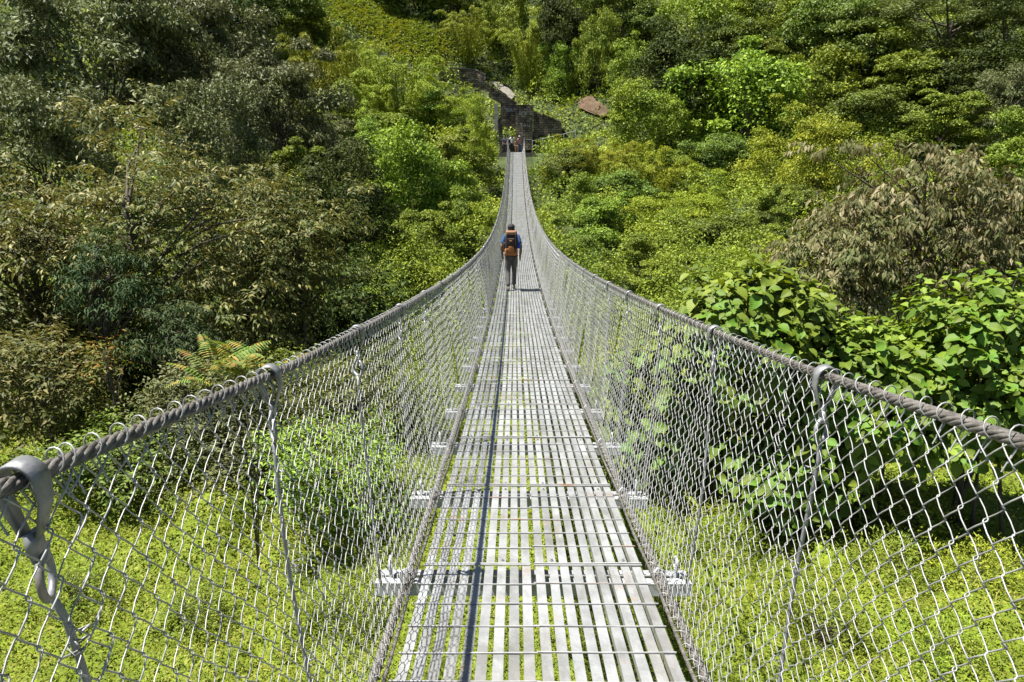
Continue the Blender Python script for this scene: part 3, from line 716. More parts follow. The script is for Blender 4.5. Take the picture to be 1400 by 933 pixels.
# ------------------------------------------------------------------ undergrowth of the slopes (nobody could count it): leafy mounds
def domes(x, y, cell, rmin, rmax, seed, flat=1.0):
    best = np.zeros_like(x); nxv = np.zeros_like(x); nyv = np.zeros_like(x)
    xi = np.floor(x / cell).astype(int); yi = np.floor(y / cell).astype(int)
    for dx in (-1, 0, 1):
        for dy in (-1, 0, 1):
            a = xi + dx; b = yi + dy
            h1 = np.abs(np.sin(a * 127.1 + b * 311.7 + seed) * 43758.5453) % 1; h2 = np.abs(np.sin(a * 269.5 + b * 183.3 + seed) * 24634.633) % 1; h3 = np.abs(np.sin(a * 419.2 + b * 371.9 + seed) * 35734.13) % 1
            cx = (a + h1) * cell; cy = (b + h2) * cell; r = rmin + (rmax - rmin) * h3
            d2 = ((x - cx) ** 2 + (y - cy) ** 2) / r ** 2
            hh = np.sqrt(np.maximum(0, 1 - d2)) * r * flat
            k = hh > best; best = np.where(k, hh, best); nxv = np.where(k, (x - cx) / r, nxv); nyv = np.where(k, (y - cy) / r, nyv)
    return best, nxv, nyv
def clear_zone(x, y):
    """places kept free of growth: walls, path, landing"""
    return ((np.abs(x) < 1.5) & (y > 64) & (y < 76)) | ((x > -2) & (x < 2.6) & (y > 66) & (y < 77)) | ((x > 2) & (x < 7.2) & (x < 5.4) & (y > 72.6) & (y < 75.5))
g = np.random.default_rng(11)
n = 760000
az = g.uniform(-R(47), R(47), n); dist = np.exp(g.uniform(math.log(15), math.log(150), n))
x = CAM[0] + dist * np.sin(az); y = CAM[1] + dist * np.cos(az)
h1, n1, m1 = domes(x, y, 3.9, 1.1, 2.5, 1.0, 1.25); h2, n2, m2 = domes(x, y, 1.3, .4, 1.0, 9.0, .9)
hh = h1 * (.75 + .6 * (vnoise(x / 6, y / 6) - .3)) + h2 * .8 + .1 + .35 * g.random(n) ** 3
near_edge = np.clip((dist - 14) / 8, .35, 1); hh *= near_edge * (.55 + .5 * (vnoise(x / 9 + 7, y / 9) > .5))
zt = terrain(x, y); z = zt + hh * (1 - .45 * g.random(n) ** 2.2)
# under the bridge the growth stays below the deck
lim = deck_z(y) - .7; k = (np.abs(x) < 1.6) & (y < Y_END + 1); z = np.where(k, np.minimum(z, np.maximum(lim, zt - .2)), z)
ok = ~clear_zone(x, y) & (y > 13.5)
for mpx, mpy in ((470, 20), (510, 34), (545, 46), (425, 45), (580, 62)):
    mx, my = find_base(mpx, mpy, 0)[:2]; kk = (x - mx) ** 2 + ((y - my) * .8) ** 2 < 3.2 ** 2; z = np.where(kk, zt + .3 * (z - zt), z)
for mpx, mpy, r_ in ((612, 98, 2.2), (635, 103, 2.4), (655, 110, 2.4), (680, 125, 2.6), (695, 135, 2.2), (803, 145, 1.2), (816, 153, 1.2)):
    mx, my = find_base(mpx, mpy, 0)[:2]; kk = (x - mx) ** 2 + (y - my + .6) ** 2 < r_ ** 2; z = np.where(kk, zt + .25 * (z - zt), z)
x, y, z, dist, n1, m1, n2, m2 = [q[ok] for q in (x, y, z, dist, n1, m1, n2, m2)]; n = len(x)
U = unit(np.stack([n1 * .6 + n2 * .5, m1 * .6 + m2 * .5, np.full(n, .8)], 1) + rdir(g, n) * .8)
D = rdir(g, n); D = unit(D - U * (D * U).sum(1, keepdims=True)) + np.array([0, 0, -.25])
L = np.clip(dist * .0042, .09, .7) * g.uniform(.6, 1.35, n)
V, F = leaf_arrays(np.stack([x, y, z], 1), D, U, L, L * .75, 'sliver')
MEADOW = [ray(px, py, find_base(px, py, 0)[3])[:2] for px, py in ((455, 12), (470, 22), (490, 26), (505, 34), (525, 40), (545, 46), (560, 50), (500, 18), (525, 28), (548, 38), (420, 40), (410, 52), (440, 55), (575, 60), (600, 66), (560, 68))]
tag(link('undergrowth', leaf_mesh('undergrowth', [(V, F, 0)], M['l_under'])), 'dense low green undergrowth covering the steep far hillside', 'undergrowth', kind='stuff')

# ------------------------------------------------------------------ herb layer on the valley floor beside and under the bridge
n = 520000
def herb_height(x, y):
    h1, n1, m1 = domes(x, y, .95, .25, .62, 4.0, .55); h2, n2, m2 = domes(x, y, .34, .10, .22, 6.0, .9)
    big = np.clip((vnoise(x / 2.4 + 3, y / 2.4) - .45) * 2.2, 0, 1)
    return h1 * (.5 + 1.5 * big) + h2 * .75 + .03
gx = np.arange(-21, 21, .13); gy = np.arange(1.5, 22, .13); X, Y = np.meshgrid(gx, gy); keep_ = None
Zb = terrain(X, Y) + herb_height(X.ravel(), Y.ravel()).reshape(X.shape) * .72 - .02
ix_ = np.arange(X.size).reshape(X.shape); cells = np.stack([ix_[:-1, :-1].ravel(), ix_[:-1, 1:].ravel(), ix_[1:, 1:].ravel(), ix_[1:, :-1].ravel()], 1)
inview = np.abs(X[:-1, :-1].ravel()) < 3 + 1.25 * Y[:-1, :-1].ravel(); cells = cells[inview]
BASE = (np.stack([X.ravel(), Y.ravel(), Zb.ravel()], 1)[None], [tuple(c) for c in cells.tolist()], 1)
az = g.uniform(-R(54), R(54), n); dist = np.exp(g.uniform(math.log(3.6), math.log(24), n))
x = CAM[0] + dist * np.sin(az); y = CAM[1] + dist * np.cos(az)
h1, n1, m1 = domes(x, y, .95, .25, .62, 4.0, .55); h2, n2, m2 = domes(x, y, .34, .10, .22, 6.0, .9)
big = np.clip((vnoise(x / 2.4 + 3, y / 2.4) - .45) * 2.2, 0, 1)
hh = h1 * (.5 + 1.5 * big) + h2 * .75 + .03 + .24 * g.random(n) ** 6
z = terrain(x, y) + hh * (1 - .55 * g.random(n) ** 1.8)
U = unit(np.stack([n1 * .5 + n2 * .4, m1 * .5 + m2 * .4, np.full(n, .9)], 1) + rdir(g, n) * .36)
D = rdir(g, n); D = unit(D - U * (D * U).sum(1, keepdims=True)) + np.array([0, 0, .12])
L = np.clip(dist * .0052, .024, .14) * g.uniform(.4, 1.2, n) * (1 + .7 * (g.random(n) < .04))
kk = g.random(n) < .16
b1 = leaf_arrays(np.stack([x, y, z], 1)[~kk], D[~kk], U[~kk], L[~kk], L[~kk] * .85, 'sliver')
Db = D[kk] + np.array([0, 0, 1.1])
b2 = leaf_arrays(np.stack([x, y, z], 1)[kk], Db, U[kk], L[kk] * 1.9, L[kk] * .22, 'blade')
tag(link('herb_cover', leaf_mesh('herb_cover', [(*b1, 0), (*b2, 0), BASE], [M['l_grass'], M['herb_base']])), 'bright yellow-green herbs and grass covering the valley floor', 'grass', kind='stuff')

# sunny terrace of low fine growth high above the left bank
P, Uq = [], []
for mx, my in MEADOW:
    k = 2600; q = g.normal(0, 1, (k, 2)) * 1.5; xx = mx + q[:, 0]; yy = my + q[:, 1]
    d_, a_, b_ = domes(xx, yy, .8, .25, .5, 3.0, .8); P.append(np.stack([xx, yy, terrain(xx, yy) + .3 + d_ + g.random(k) * .25], 1)); Uq.append(np.stack([a_ * .5, b_ * .5, np.full(k, .9)], 1))
P = np.concatenate(P); n = len(P); U = unit(np.concatenate(Uq) + rdir(g, n) * .4); D = rdir(g, n); D = D - U * (D * U).sum(1, keepdims=True); L = .30 * g.uniform(.5, 1.2, n)
V, F = leaf_arrays(P, D, U, L, L * .5, 'diamond')
tag(link('terrace_growth', leaf_mesh('terrace_growth', [(V, F, 0)], M['l_terrace'])), 'short bright crop-like growth on the sunny terrace above the bamboo', 'ground cover', kind='stuff')

# ------------------------------------------------------------------ near trees on the left, built at real size
def spray_crown(g, R3, ncl, nspray, nleaf, ll, lw, droop, templ, cz, lowcut=-.5, shell=(.55, 1.0), cr=.75, spread=.34, upb=.35):
    d = rdir(g, ncl * 4); d = d[d[:, 2] > lowcut][:ncl]; ncl = len(d)
    lob = 1 + .22 * np.sin(d[:, 0] * 5 + g.random() * 6) * np.cos(d[:, 1] * 5 + g.random() * 6) + g.normal(0, .10, ncl)
    C = np.array([0, 0, cz]) + d * np.array(R3) * (g.uniform(*shell, ncl) * lob)[:, None]
    ci = np.repeat(np.arange(ncl), nspray); n = len(ci)
    q = rdir(g, n); q[:, 2] = np.abs(q[:, 2]) * .7 + .1 - .4 * (g.random(n) < .3); q = unit(q + .45 * d[ci])
    S = C[ci] + q * (cr * g.uniform(.3, 1, n) * g.uniform(.7, 1.3, ncl)[ci])[:, None] * np.array([1, 1, .75])
    sd = unit(q + np.array([0, 0, -.25 * droop]) + rdir(g, n) * .3)         # the twig the leaves hang from
    li = np.repeat(np.arange(n), nleaf); k = len(li); t = np.tile(np.linspace(0, 1, nleaf), n)
    P = S[li] + sd[li] * (spread * (t - .3))[:, None] + g.normal(0, .02, (k, 3)); P[:, 2] -= .25 * spread * t ** 2
    side = unit(np.cross(sd[li], np.array([0, 0, 1.]))) * np.where(np.tile(np.arange(nleaf), n) % 2, 1, -1)[:, None]
    D = side * .9 + sd[li] * .7 + np.array([0, 0, -droop]) * g.uniform(.3, 1.2, k)[:, None] + rdir(g, k) * .3
    U = unit(np.array([0, 0, 1.0]) * (upb + .4) + q[li] * .5 + rdir(g, k) * .75)
    sc = g.uniform(.65, 1.25, k)
    return C, (P, D, U, ll * sc, lw * sc, templ)
def near_tree(name, label, cat, px, py, w, h, zc, mat, seed, ll=.15, lw=.05, ncl=110, nspray=11, nleaf=9, droop=.8, templ='lance4', trunk_r=.10, cr=.75, lowcut=-.5, spread=.34, stems=1, group=None, shell=(.55, 1.0)):
    g = np.random.default_rng(seed)
    x, y, z = ray(px, py, zc); Wd, H = w * zc / F_PX, h * zc / F_PX
    g0 = float(terrain(x, y)) - .05; cz = max(z - g0, H * .42)
    root = thing(name, label, cat, (x, y, g0), 0, group)
    C, b = spray_crown(g, (Wd / 2, Wd / 2 * .85, H / 2), ncl, nspray, nleaf, ll, lw, droop, templ, cz, lowcut, shell, cr=cr, spread=spread)
    P = b[0]; b[0][:, 2] = np.maximum(P[:, 2], .05)
    V, F = leaf_arrays(*b)
    link('crown', leaf_mesh('crown', [(V, F, 0)], M[mat]), root)
    for s_ in range(stems):
        m = MB(); lean = g.normal(0, .08, 2) * (1 if stems == 1 else 2.5); top = cz + H * .22
        tr = lambda t: np.array([lean[0] * t * top + .12 * math.sin(3 * t + seed) * t, lean[1] * t * top + .1 * math.cos(4 * t) * t, t * top - .15])
        m.tube([tr(t) for t in np.linspace(0, 1, 10)], trunk_r * np.linspace(1.15, .35, 10), 8)
        for i in g.permutation(len(C))[:34 // stems]:
            t0 = np.clip(C[i][2] / top - .25 + g.normal(0, .08), .25, .95); a = tr(t0); e = C[i]; mid = (a + e) / 2 + g.normal(0, .12, 3) + np.array([0, 0, .15])
            m.tube([a, a * .55 + mid * .45 + np.array([0, 0, .04]), mid, (mid + e) / 2, e], trunk_r * .42 * np.linspace(1, .22, 5), 5, cap=False)
        link('trunk', m.mesh('trunk', M['bark'], True), root)
    return root
near_tree('walnut_tree', 'large tree with drooping olive and tan leaves filling the left beyond the handrail', 'tree', 220, 350, 380, 380, 15.5, 'l_gold', 1, ncl=215, nspray=13, lowcut=-.95, shell=(.35, 1.0))
near_tree('walnut_tree', 'olive-leaved tree cut by the left edge, in front of the shadowy grey tree', 'tree', 25, 380, 190, 280, 14.5, 'l_gold', 2, ncl=110, nspray=12, lowcut=-.95, shell=(.35, 1.0))
near_tree('slender_tree', 'slim dark tree with bluish slender leaves and bare trunk before the olive tree', 'tree', 150, 395, 110, 130, 13.2, 'l_blue', 3, ll=.12, lw=.026, ncl=34, nspray=13, nleaf=10, droop=1.2, trunk_r=.07, cr=.42, spread=.26)
near_tree('slender_shrub', 'bluish slender-leaved shrub right of the slim dark trunk', 'bush', 232, 462, 100, 95, 12.8, 'l_blue', 4, ll=.11, lw=.025, ncl=30, nspray=12, nleaf=9, droop=1.0, trunk_r=.04, cr=.38, spread=.25)
near_tree('walnut_sapling', 'pale olive bush low at the left edge under the olive tree', 'bush', 55, 540, 170, 180, 12.2, 'l_olive', 5, ll=.12, lw=.042, ncl=64, nspray=12, nleaf=8, droop=.6, trunk_r=.05, cr=.5)
near_tree('walnut_sapling', 'small sapling with a few red and orange leaves beside the slim trunk', 'sapling', 146, 515, 45, 80, 12.0, 'l_red', 6, ll=.09, lw=.03, ncl=10, nspray=6, nleaf=6, droop=.6, trunk_r=.03, cr=.3)
near_tree('walnut_tree', 'right-hand limb-heavy tree of dull olive leaves beside the dark shaded tree', 'tree', 400, 350, 160, 260, 17.5, 'l_olive', 7, ncl=110, nspray=12, trunk_r=.08, lowcut=-.95, shell=(.35, 1.0))
near_tree('shrub', 'dull green shrub between the sumac and the pale olive bush', 'bush', 300, 560, 170, 120, 12.0, 'l_grey', 8, ll=.10, lw=.035, ncl=60, nspray=11, nleaf=8, droop=.4, trunk_r=.035, cr=.45)
near_tree('shrub', 'dark bush behind the left mesh at the foot of the olive tree', 'bush', 170, 640, 200, 110, 11.2, 'l_dark', 9, ll=.10, lw=.04, ncl=60, nspray=11, nleaf=8, droop=.4, trunk_r=.035, cr=.45)
near_tree('shrub', 'olive and tan leaved bush seen through the left mesh beyond the second hanger', 'bush', 485, 555, 170, 120, 13.5, 'l_olive', 10, ll=.09, lw=.03, ncl=70, nspray=12, nleaf=8, droop=.5, trunk_r=.04, cr=.5)
near_tree('shrub', 'leafy green bush seen through the left mesh next to the deck', 'bush', 455, 670, 190, 140, 10.8, 'l_bush', 11, ll=.09, lw=.036, ncl=70, nspray=12, nleaf=8, droop=.4, trunk_r=.035, cr=.45)
near_tree('shrub', 'round green bush under the left side of the bridge', 'bush', 560, 600, 110, 110, 14.0, 'l_bush', 12, ll=.09, lw=.036, ncl=50, nspray=12, nleaf=8, droop=.4, trunk_r=.035, cr=.45)
near_tree('shrub', 'grey-green bush standing in the shade left of the first hanger', 'bush', 310, 660, 150, 110, 11.6, 'l_grey', 13, ll=.09, lw=.035, ncl=50, nspray=11, nleaf=8, droop=.4, trunk_r=.03, cr=.42)
near_tree('shrub', 'low weedy bush standing in the bright herbs below the left mesh', 'bush', 275, 890, 90, 90, 8.2, 'l_bush', 14, ll=.05, lw=.012, ncl=26, nspray=9, nleaf=8, droop=.1, trunk_r=.012, cr=.22, templ='blade', spread=.2, stems=3)
near_tree('fern_shrub', 'small feathery shrub standing in the bright herbs at the right', 'bush', 1335, 825, 110, 70, 9.0, 'l_yellow', 15, ll=.05, lw=.012, ncl=34, nspray=10, nleaf=9, droop=.1, trunk_r=.012, cr=.26, templ='blade', spread=.22, stems=3)
near_tree('fern_shrub', 'leafy weed clump below the right mesh near the second hanger', 'bush', 1120, 880, 90, 80, 8.0, 'l_bush', 16, ll=.05, lw=.014, ncl=24, nspray=9, nleaf=8, droop=.1, trunk_r=.012, cr=.22, templ='blade', spread=.2, stems=3)
for px_, py_, w_, h_, z_, mt_, sd_, lb_ in ((110, 800, 110, 70, 8.6, 'l_grass', 41, 'pale tall weed clump in the herbs left of the first hanger'), (470, 850, 90, 70, 8.2, 'l_vine', 42, 'dark green weed clump in the herbs close to the left side of the deck'),
                                   (1215, 800, 120, 60, 9.4, 'l_grass', 43, 'broad low clump of pale weeds in the herbs below the right mesh'), (985, 765, 90, 60, 9.6, 'l_bush', 44, 'weed clump in the herbs beside the right crossbeam end'), (1290, 900, 100, 70, 7.6, 'l_vine', 45, 'green weed clump at the bottom of the herbs at the right')):
    near_tree('weed_clump', lb_, 'weed', px_, py_, w_, h_, z_, mt_, sd_, ll=.055, lw=.013, ncl=30, nspray=9, nleaf=8, droop=-.2, trunk_r=.010, cr=.24, templ='blade', spread=.22, stems=3)
near_tree('shrub', 'bright round shrub in front of the dark gap under the large-leaved shrub', 'bush', 1235, 720, 130, 60, 10.2, 'l_yellow', 17, ll=.06, lw=.03, ncl=44, nspray=11, nleaf=8, droop=.2, trunk_r=.02, cr=.32, spread=.2)

near_tree('shade_tree', 'dark green tree in shade behind the olive tree and above the first hanger', 'tree', 330, 400, 210, 230, 20.0, 'l_shade', 21, ll=.17, lw=.07, ncl=110, nspray=12, nleaf=8, lowcut=-.95, shell=(.35, 1.0), cr=.9)
near_tree('shade_tree', 'dark green tree in shade between the slim trunk and the olive tree', 'tree', 170, 470, 230, 200, 17.0, 'l_shade', 22, ll=.15, lw=.06, ncl=100, nspray=12, nleaf=8, lowcut=-.95, shell=(.35, 1.0), cr=.8)
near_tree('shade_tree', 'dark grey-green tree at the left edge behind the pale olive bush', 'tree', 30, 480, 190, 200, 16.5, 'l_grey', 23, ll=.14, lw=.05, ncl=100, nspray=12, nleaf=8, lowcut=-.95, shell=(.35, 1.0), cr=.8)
near_tree('shade_tree', 'shadowed tree behind the left handrail between the second and third hangers', 'tree', 470, 440, 170, 170, 22.0, 'l_shade', 24, ll=.18, lw=.075, ncl=100, nspray=12, nleaf=8, lowcut=-.95, shell=(.35, 1.0), cr=.9)
near_tree('shrub', 'dark bush in the shade behind the first left hanger', 'bush', 390, 570, 180, 130, 14.5, 'l_dark', 25, ll=.11, lw=.045, ncl=80, nspray=11, nleaf=8, droop=.4, trunk_r=.035, cr=.5, lowcut=-.9)

near_tree('dry_leaved_tree', 'large dry tree with drooping tan leaves behind the large-leaved shrubs', 'tree', 1245, 325, 270, 240, 24.0, 'l_tan', 31, ll=.27, lw=.085, ncl=150, nspray=12, nleaf=9, droop=1.7, lowcut=-.9, shell=(.45, 1.0), cr=1.0, spread=.45, trunk_r=.14)
near_tree('dry_leaved_tree', 'smaller dry tan-leaved tree left of the large dry tree', 'tree', 1135, 375, 160, 150, 23.0, 'l_tan', 33, ll=.24, lw=.075, ncl=80, nspray=12, nleaf=9, droop=1.7, lowcut=-.9, shell=(.45, 1.0), cr=.85, spread=.4)
near_tree('dry_leaved_tree', 'dull olive-tan tree at the right edge beside the large dry tree', 'tree', 1365, 345, 150, 210, 25.0, 'l_tan', 32, ll=.26, lw=.085, ncl=90, nspray=12, nleaf=9, droop=1.4, lowcut=-.9, shell=(.45, 1.0), cr=.95, spread=.45)

# sumac with pinnate fronds: each frond one part
def frond_mesh(seed):
    g = np.random.default_rng(seed); n = 15; P, D, U, L = [], [], [], []
    for i in range(n):
        t = i / (n - 1)
        for s in (-1, 1):
            P.append((.10 + .5 * t, 0, .10 * math.sin(2.2 * t))); D.append((.45, s, -.25)); U.append((0, 0, 1)); L.append((.15 + .04 * math.sin(3 * t)) * (1 - .55 * t) * g.uniform(.85, 1.1))
    P, D, U, L = map(np.array, (P, D, U, L)); V, F = leaf_arrays(P, D, U.astype(float), L, L * .26, 'lance')
    return leaf_mesh('frond', [(V, F, 0)], M['l_sumac'])
FR = [frond_mesh(i) for i in range(3)]
x, y, z = ray(325, 500, 8.6); g0 = float(terrain(x, y))
sumac = thing('sumac', 'young sumac with yellow-green feathery fronds tipped red just above the left handrail', 'sapling', (x, y, g0))
m = MB(); Hs = z - g0
for q in range(3): m.tube([(0, 0, -.1), (.05 * q, .04, Hs * .5), (.22 * (q - 1), .1 * q, Hs)], [.011, .009, .006], 6)
link('trunk', m.mesh('trunk', M['bark'], True), sumac)
for i in range(26):
    o = link('frond', FR[i % 3], sumac); q = i % 3
    o.location = (.22 * (q - 1) + rr.gauss(0, .08), .1 * q + rr.gauss(0, .08), Hs + rr.uniform(-.35, .18)); o.rotation_euler = (rr.gauss(0, .2), rr.uniform(-.5, .35), rr.uniform(0, 6.28)); s = rr.uniform(.7, 1.1); o.scale = (s, s, s)

# ------------------------------------------------------------------ large-leaved shrubs at the right: the outer leaves each a part
g = np.random.default_rng(77)
BL = []
for i in range(4):
    P = np.zeros((1, 3)); V, F = leaf_arrays(P, np.array([[1., 0, 0]]), np.array([[0, 0, 1.]]), 1.0, .62 + .06 * i, 'broad')
    V[0, :, 2] += (-.14 + .09 * i) * V[0, :, 0] ** 2 + (.10 * i - .12) * np.abs(V[0, :, 1]) + .05 * np.sin(V[0, :, 0] * 9 + i) * np.sign(V[0, :, 1]); V[0, :, 1] += (.06 * (i - 1.5)) * V[0, :, 0] ** 2
    mm = leaf_mesh('leaf', [(V, F, 0)], M['l_big'], 'broad'); mm.polygons.foreach_set('use_smooth', [True] * len(mm.polygons)); BL.append(mm)
def big_shrub(label, px, py, w, h, zc, seed, nros=420, ll=.24, depth=.9, keep=280, droop=.35, lowcut=-.75):
    g = np.random.default_rng(seed); x, y, z = ray(px, py, zc); Wd, H = w * zc / F_PX, h * zc / F_PX; g0 = float(terrain(x, y))
    root = thing('large_leaved_shrub', label, 'shrub', (x, y, g0)); cz = z - g0
    d = rdir(g, nros * 4); d = d[d[:, 2] > lowcut][:nros]; nr = len(d)
    lob = 1 + .16 * np.sin(d[:, 0] * 7 + seed) * np.cos(d[:, 2] * 6) + g.normal(0, .07, nr)
    C = np.array([0, 0, cz]) + d * np.array([Wd / 2, Wd / 2 * depth, H / 2]) * (g.uniform(.72, 1.0, nr) * lob)[:, None]
    per = 6; ci = np.repeat(np.arange(nr), per); n = len(ci); az = np.tile(np.arange(per) * 2.4, nr) + np.repeat(g.uniform(0, 6.28, nr), per); tier = np.tile(np.linspace(0, 1, per), nr)
    ax = unit(d + np.array([0, 0, 1.1]) + rdir(g, nr) * .3)[ci]
    e1 = unit(np.cross(ax, np.array([.3, .9, .1]))); e2 = np.cross(ax, e1)
    rad = e1 * np.cos(az)[:, None] + e2 * np.sin(az)[:, None]
    P = C[ci] - ax * (.16 * tier)[:, None] + rad * .03
    D = rad + ax * (.55 - .75 * tier)[:, None] + np.array([0, 0, -droop]); U = unit(ax + rdir(g, n) * .45)
    L = ll * g.uniform(.45, 1.25, n) * (.7 + .45 * tier); P[:, 2] = np.maximum(P[:, 2], .1)
    # nearest to the bridge and outermost leaves become parts
    cdir = unit(np.array([CAM[0] - x, CAM[1] - y, 0])); cdir[2] = .35
    score = (P - np.array([0, 0, cz])) @ cdir + g.random(n) * .25; order = np.argsort(-score)
    near, rest = order[:keep], order[keep:]
    V, F = leaf_arrays(P[rest], D[rest], U[rest], L[rest], L[rest] * .68, 'broad')
    tag(link('foliage', leaf_mesh('foliage', [(V, F, 0)], M['l_big'], 'broad'), root), kind='stuff')
    Dn = unit(D); S = unit(np.cross(U, Dn)); Nn = np.cross(Dn, S)
    for i in near:
        o = link('leaf', BL[int(g.integers(4))], root)
        o.matrix_local = Matrix.Translation(P[i]) @ Matrix(((Dn[i][0], S[i][0], Nn[i][0], 0), (Dn[i][1], S[i][1], Nn[i][1], 0), (Dn[i][2], S[i][2], Nn[i][2], 0), (0, 0, 0, 1))) @ Matrix.Diagonal((L[i], L[i], L[i], 1))
    m = MB()
    for q in range(7):
        b = np.array([g.normal(0, Wd * .08), g.normal(0, Wd * .08), -.1]); e = np.array([g.normal(0, Wd * .14), g.normal(0, Wd * .12), cz + g.uniform(-.2, .12) * H])
        m.tube([b, b * .6 + e * .4 + np.array([0, 0, .2]), e], [.032, .024, .012], 6)
    for i in g.permutation(nr)[:60]:
        a = np.array([C[i][0] * .3, C[i][1] * .3, C[i][2] * .75]); m.tube([a, (a + C[i]) / 2 + np.array([0, 0, .08]), C[i]], [.022, .014, .008], 5, cap=False)
    link('stem', m.mesh('stem', M['bark'], True), root)
    return root
big_shrub('large-leaved shrub with broad shiny leaves, the one nearest the deck above the right handrail', 1025, 460, 260, 210, 10.5, 1, nros=560, ll=.215)
big_shrub('tallest large-leaved shrub, broad shiny leaves, rising at the right edge', 1345, 515, 270, 290, 9.8, 2, nros=640, ll=.205)
big_shrub('large-leaved shrub in the dip between the two taller ones behind the right handrail', 1190, 535, 260, 210, 10.2, 3, nros=580, ll=.205)
big_shrub('sparse large-leaved shrub seen through the right mesh close beside the deck', 905, 560, 190, 230, 11.0, 4, nros=220, ll=.25)
big_shrub('shaded large-leaved shrub low behind the right mesh under the dip', 1075, 620, 260, 150, 10.6, 5, nros=240, ll=.21)

# ------------------------------------------------------------------ masonry and paths at the far bridge head
EY = Y_END
bx = lambda px, py, zc: np.array(ray(px, py, zc))
m = MB(); m.box((.1, EY + 2.6, EZ - 1.55), (3.6, 5.2, 3.0)); tag(link('landing', m.mesh('landing', M['concrete'])), kind='structure')
FACE = {}
def wall(name, label, cat, pts, zc, thick, mat='stone', top=None):
    poly = [bx(px, py, zc) for px, py in pts]; yb = poly[0][1]
    zz = [(p[0], yb, p[2]) for p in poly]
    o = thing(name, label, cat, (zz[0][0], yb, min(p[2] for p in zz)))
    m = MB(); org = np.array(o.location); m.prism([np.array(p) - org for p in zz], (0, thick, 0)); FACE[o.name] = link('wall_face', m.mesh('wall_face', M[mat]), o)
    if top:
        m = MB(); a, b = [np.array(zz[i]) - org for i in top]; dd = b - a; L = np.linalg.norm(dd)
        m.box((a + b) / 2 + np.array([0, thick / 2 - .06, .05]), (L + .1, thick + .16, .12), ry=-math.atan2(dd[2], dd[0])); link('coping', m.mesh('coping', M['stone']), o)
    return o
pil = wall('stone_abutment', 'square dark stone abutment with white painted letters behind the people', 'abutment', [(705, 145), (729, 145), (728, 205), (705, 205)], 73, 2.4, top=(0, 1))
rec = wall('retaining_wall', 'dark sloping retaining wall in shade left of the square abutment', 'wall', [(668, 117), (706, 141), (706, 205), (686, 205), (684, 140), (668, 132)], 75.5, 1.0, top=(0, 1))
wall('retaining_wall', 'dark stone wall with slanting top right of the square abutment', 'wall', [(729.5, 152), (742, 157), (768, 168), (769, 186), (750, 194), (729.5, 200)], 74.5, 1.2, top=(1, 2))
wall('side_wall', 'narrow dark wall facing the steps under the pale post', 'wall', [(680, 165), (686.5, 160), (687.5, 205), (684, 215)], 73, 1.6)
o = MB(); a = bx(678.2, 142, 72.5); b = bx(681, 168, 72.5); o.box((a[0], a[1], (a[2] + b[2]) / 2 - .4), (.36, .36, a[2] - b[2] + .8)); tag(link('concrete_post', o.mesh('concrete_post', M['post'])), 'pale concrete post at the left corner of the bridge head', 'post')
# painted letters
STROKES = {'S': [[(1, .9), (.5, 1), (0, .8), (.2, .55), (.8, .45), (1, .2), (.5, 0), (0, .1)]], 'H': [[(0, 0), (0, 1)], [(0, .5), (1, .5)], [(1, 0), (1, 1)]], 'A': [[(0, 0), (.5, 1), (1, 0)], [(.2, .38), (.8, .38)]],
           'I': [[(.5, 0), (.5, 1)]], 'r': [[(.1, 0), (.1, .62)], [(.1, .4), (.5, .62), (.9, .55)]], 'e': [[(.1, .3), (.9, .32), (.8, .58), (.4, .62), (.05, .3), (.4, 0), (.9, .1)]], 'Y': [[(0, 1), (.5, .5), (1, 1)], [(.5, .5), (.5, 0)]],
           'o': [[(.5, 0), (.05, .3), (.5, .62), (.95, .3), (.5, 0)]], 'u': [[(.05, .62), (.1, .1), (.5, 0), (.9, .15), (.92, .62)], [(.92, .62), (.95, 0)]], '3': [[(0, .95), (.8, .9), (.3, .55), (.95, .3), (.5, 0), (0, .1)]]}
def lettering(parent, text, px, py, zc, hpx, wpx, gap, y):
    h = hpx * zc / F_PX; w = wpx * zc / F_PX; s = (wpx + gap) * zc / F_PX; org = np.array(parent.location)
    for i, ch in enumerate(text):
        if ch == ' ': continue
        m = MB(); p0 = bx(px, py, zc)
        for st in STROKES[ch]:
            for (u0, v0), (u1, v1) in zip(st[:-1], st[1:]):
                a = np.array([p0[0] + i * s + u0 * w, v0 * h]); b = np.array([p0[0] + i * s + u1 * w, v1 * h]); dd = b - a; L = np.linalg.norm(dd)
                m.box(((a[0] + b[0]) / 2 - org[0], y - .012 - .002 * (len(m.v) % 4) - org[1], p0[2] + (a[1] + b[1]) / 2 - org[2]), (L + .04, .02, .06), ry=-math.atan2(dd[1], dd[0]))
        link('painted_letter', m.mesh('painted_letter', M['paint']), FACE[parent.name])
yp = pil.location[1]; lettering(pil, 'Are I', 709.5, 157, 73, 5.4, 2.8, 1.0, yp); lettering(pil, 'You', 711, 173, 73, 4.6, 3.6, 1.2, yp)
yr = rec.location[1]; lettering(rec, 'SHA3', 691, 152.5, 75.5, 5.0, 2.7, .8, yr)
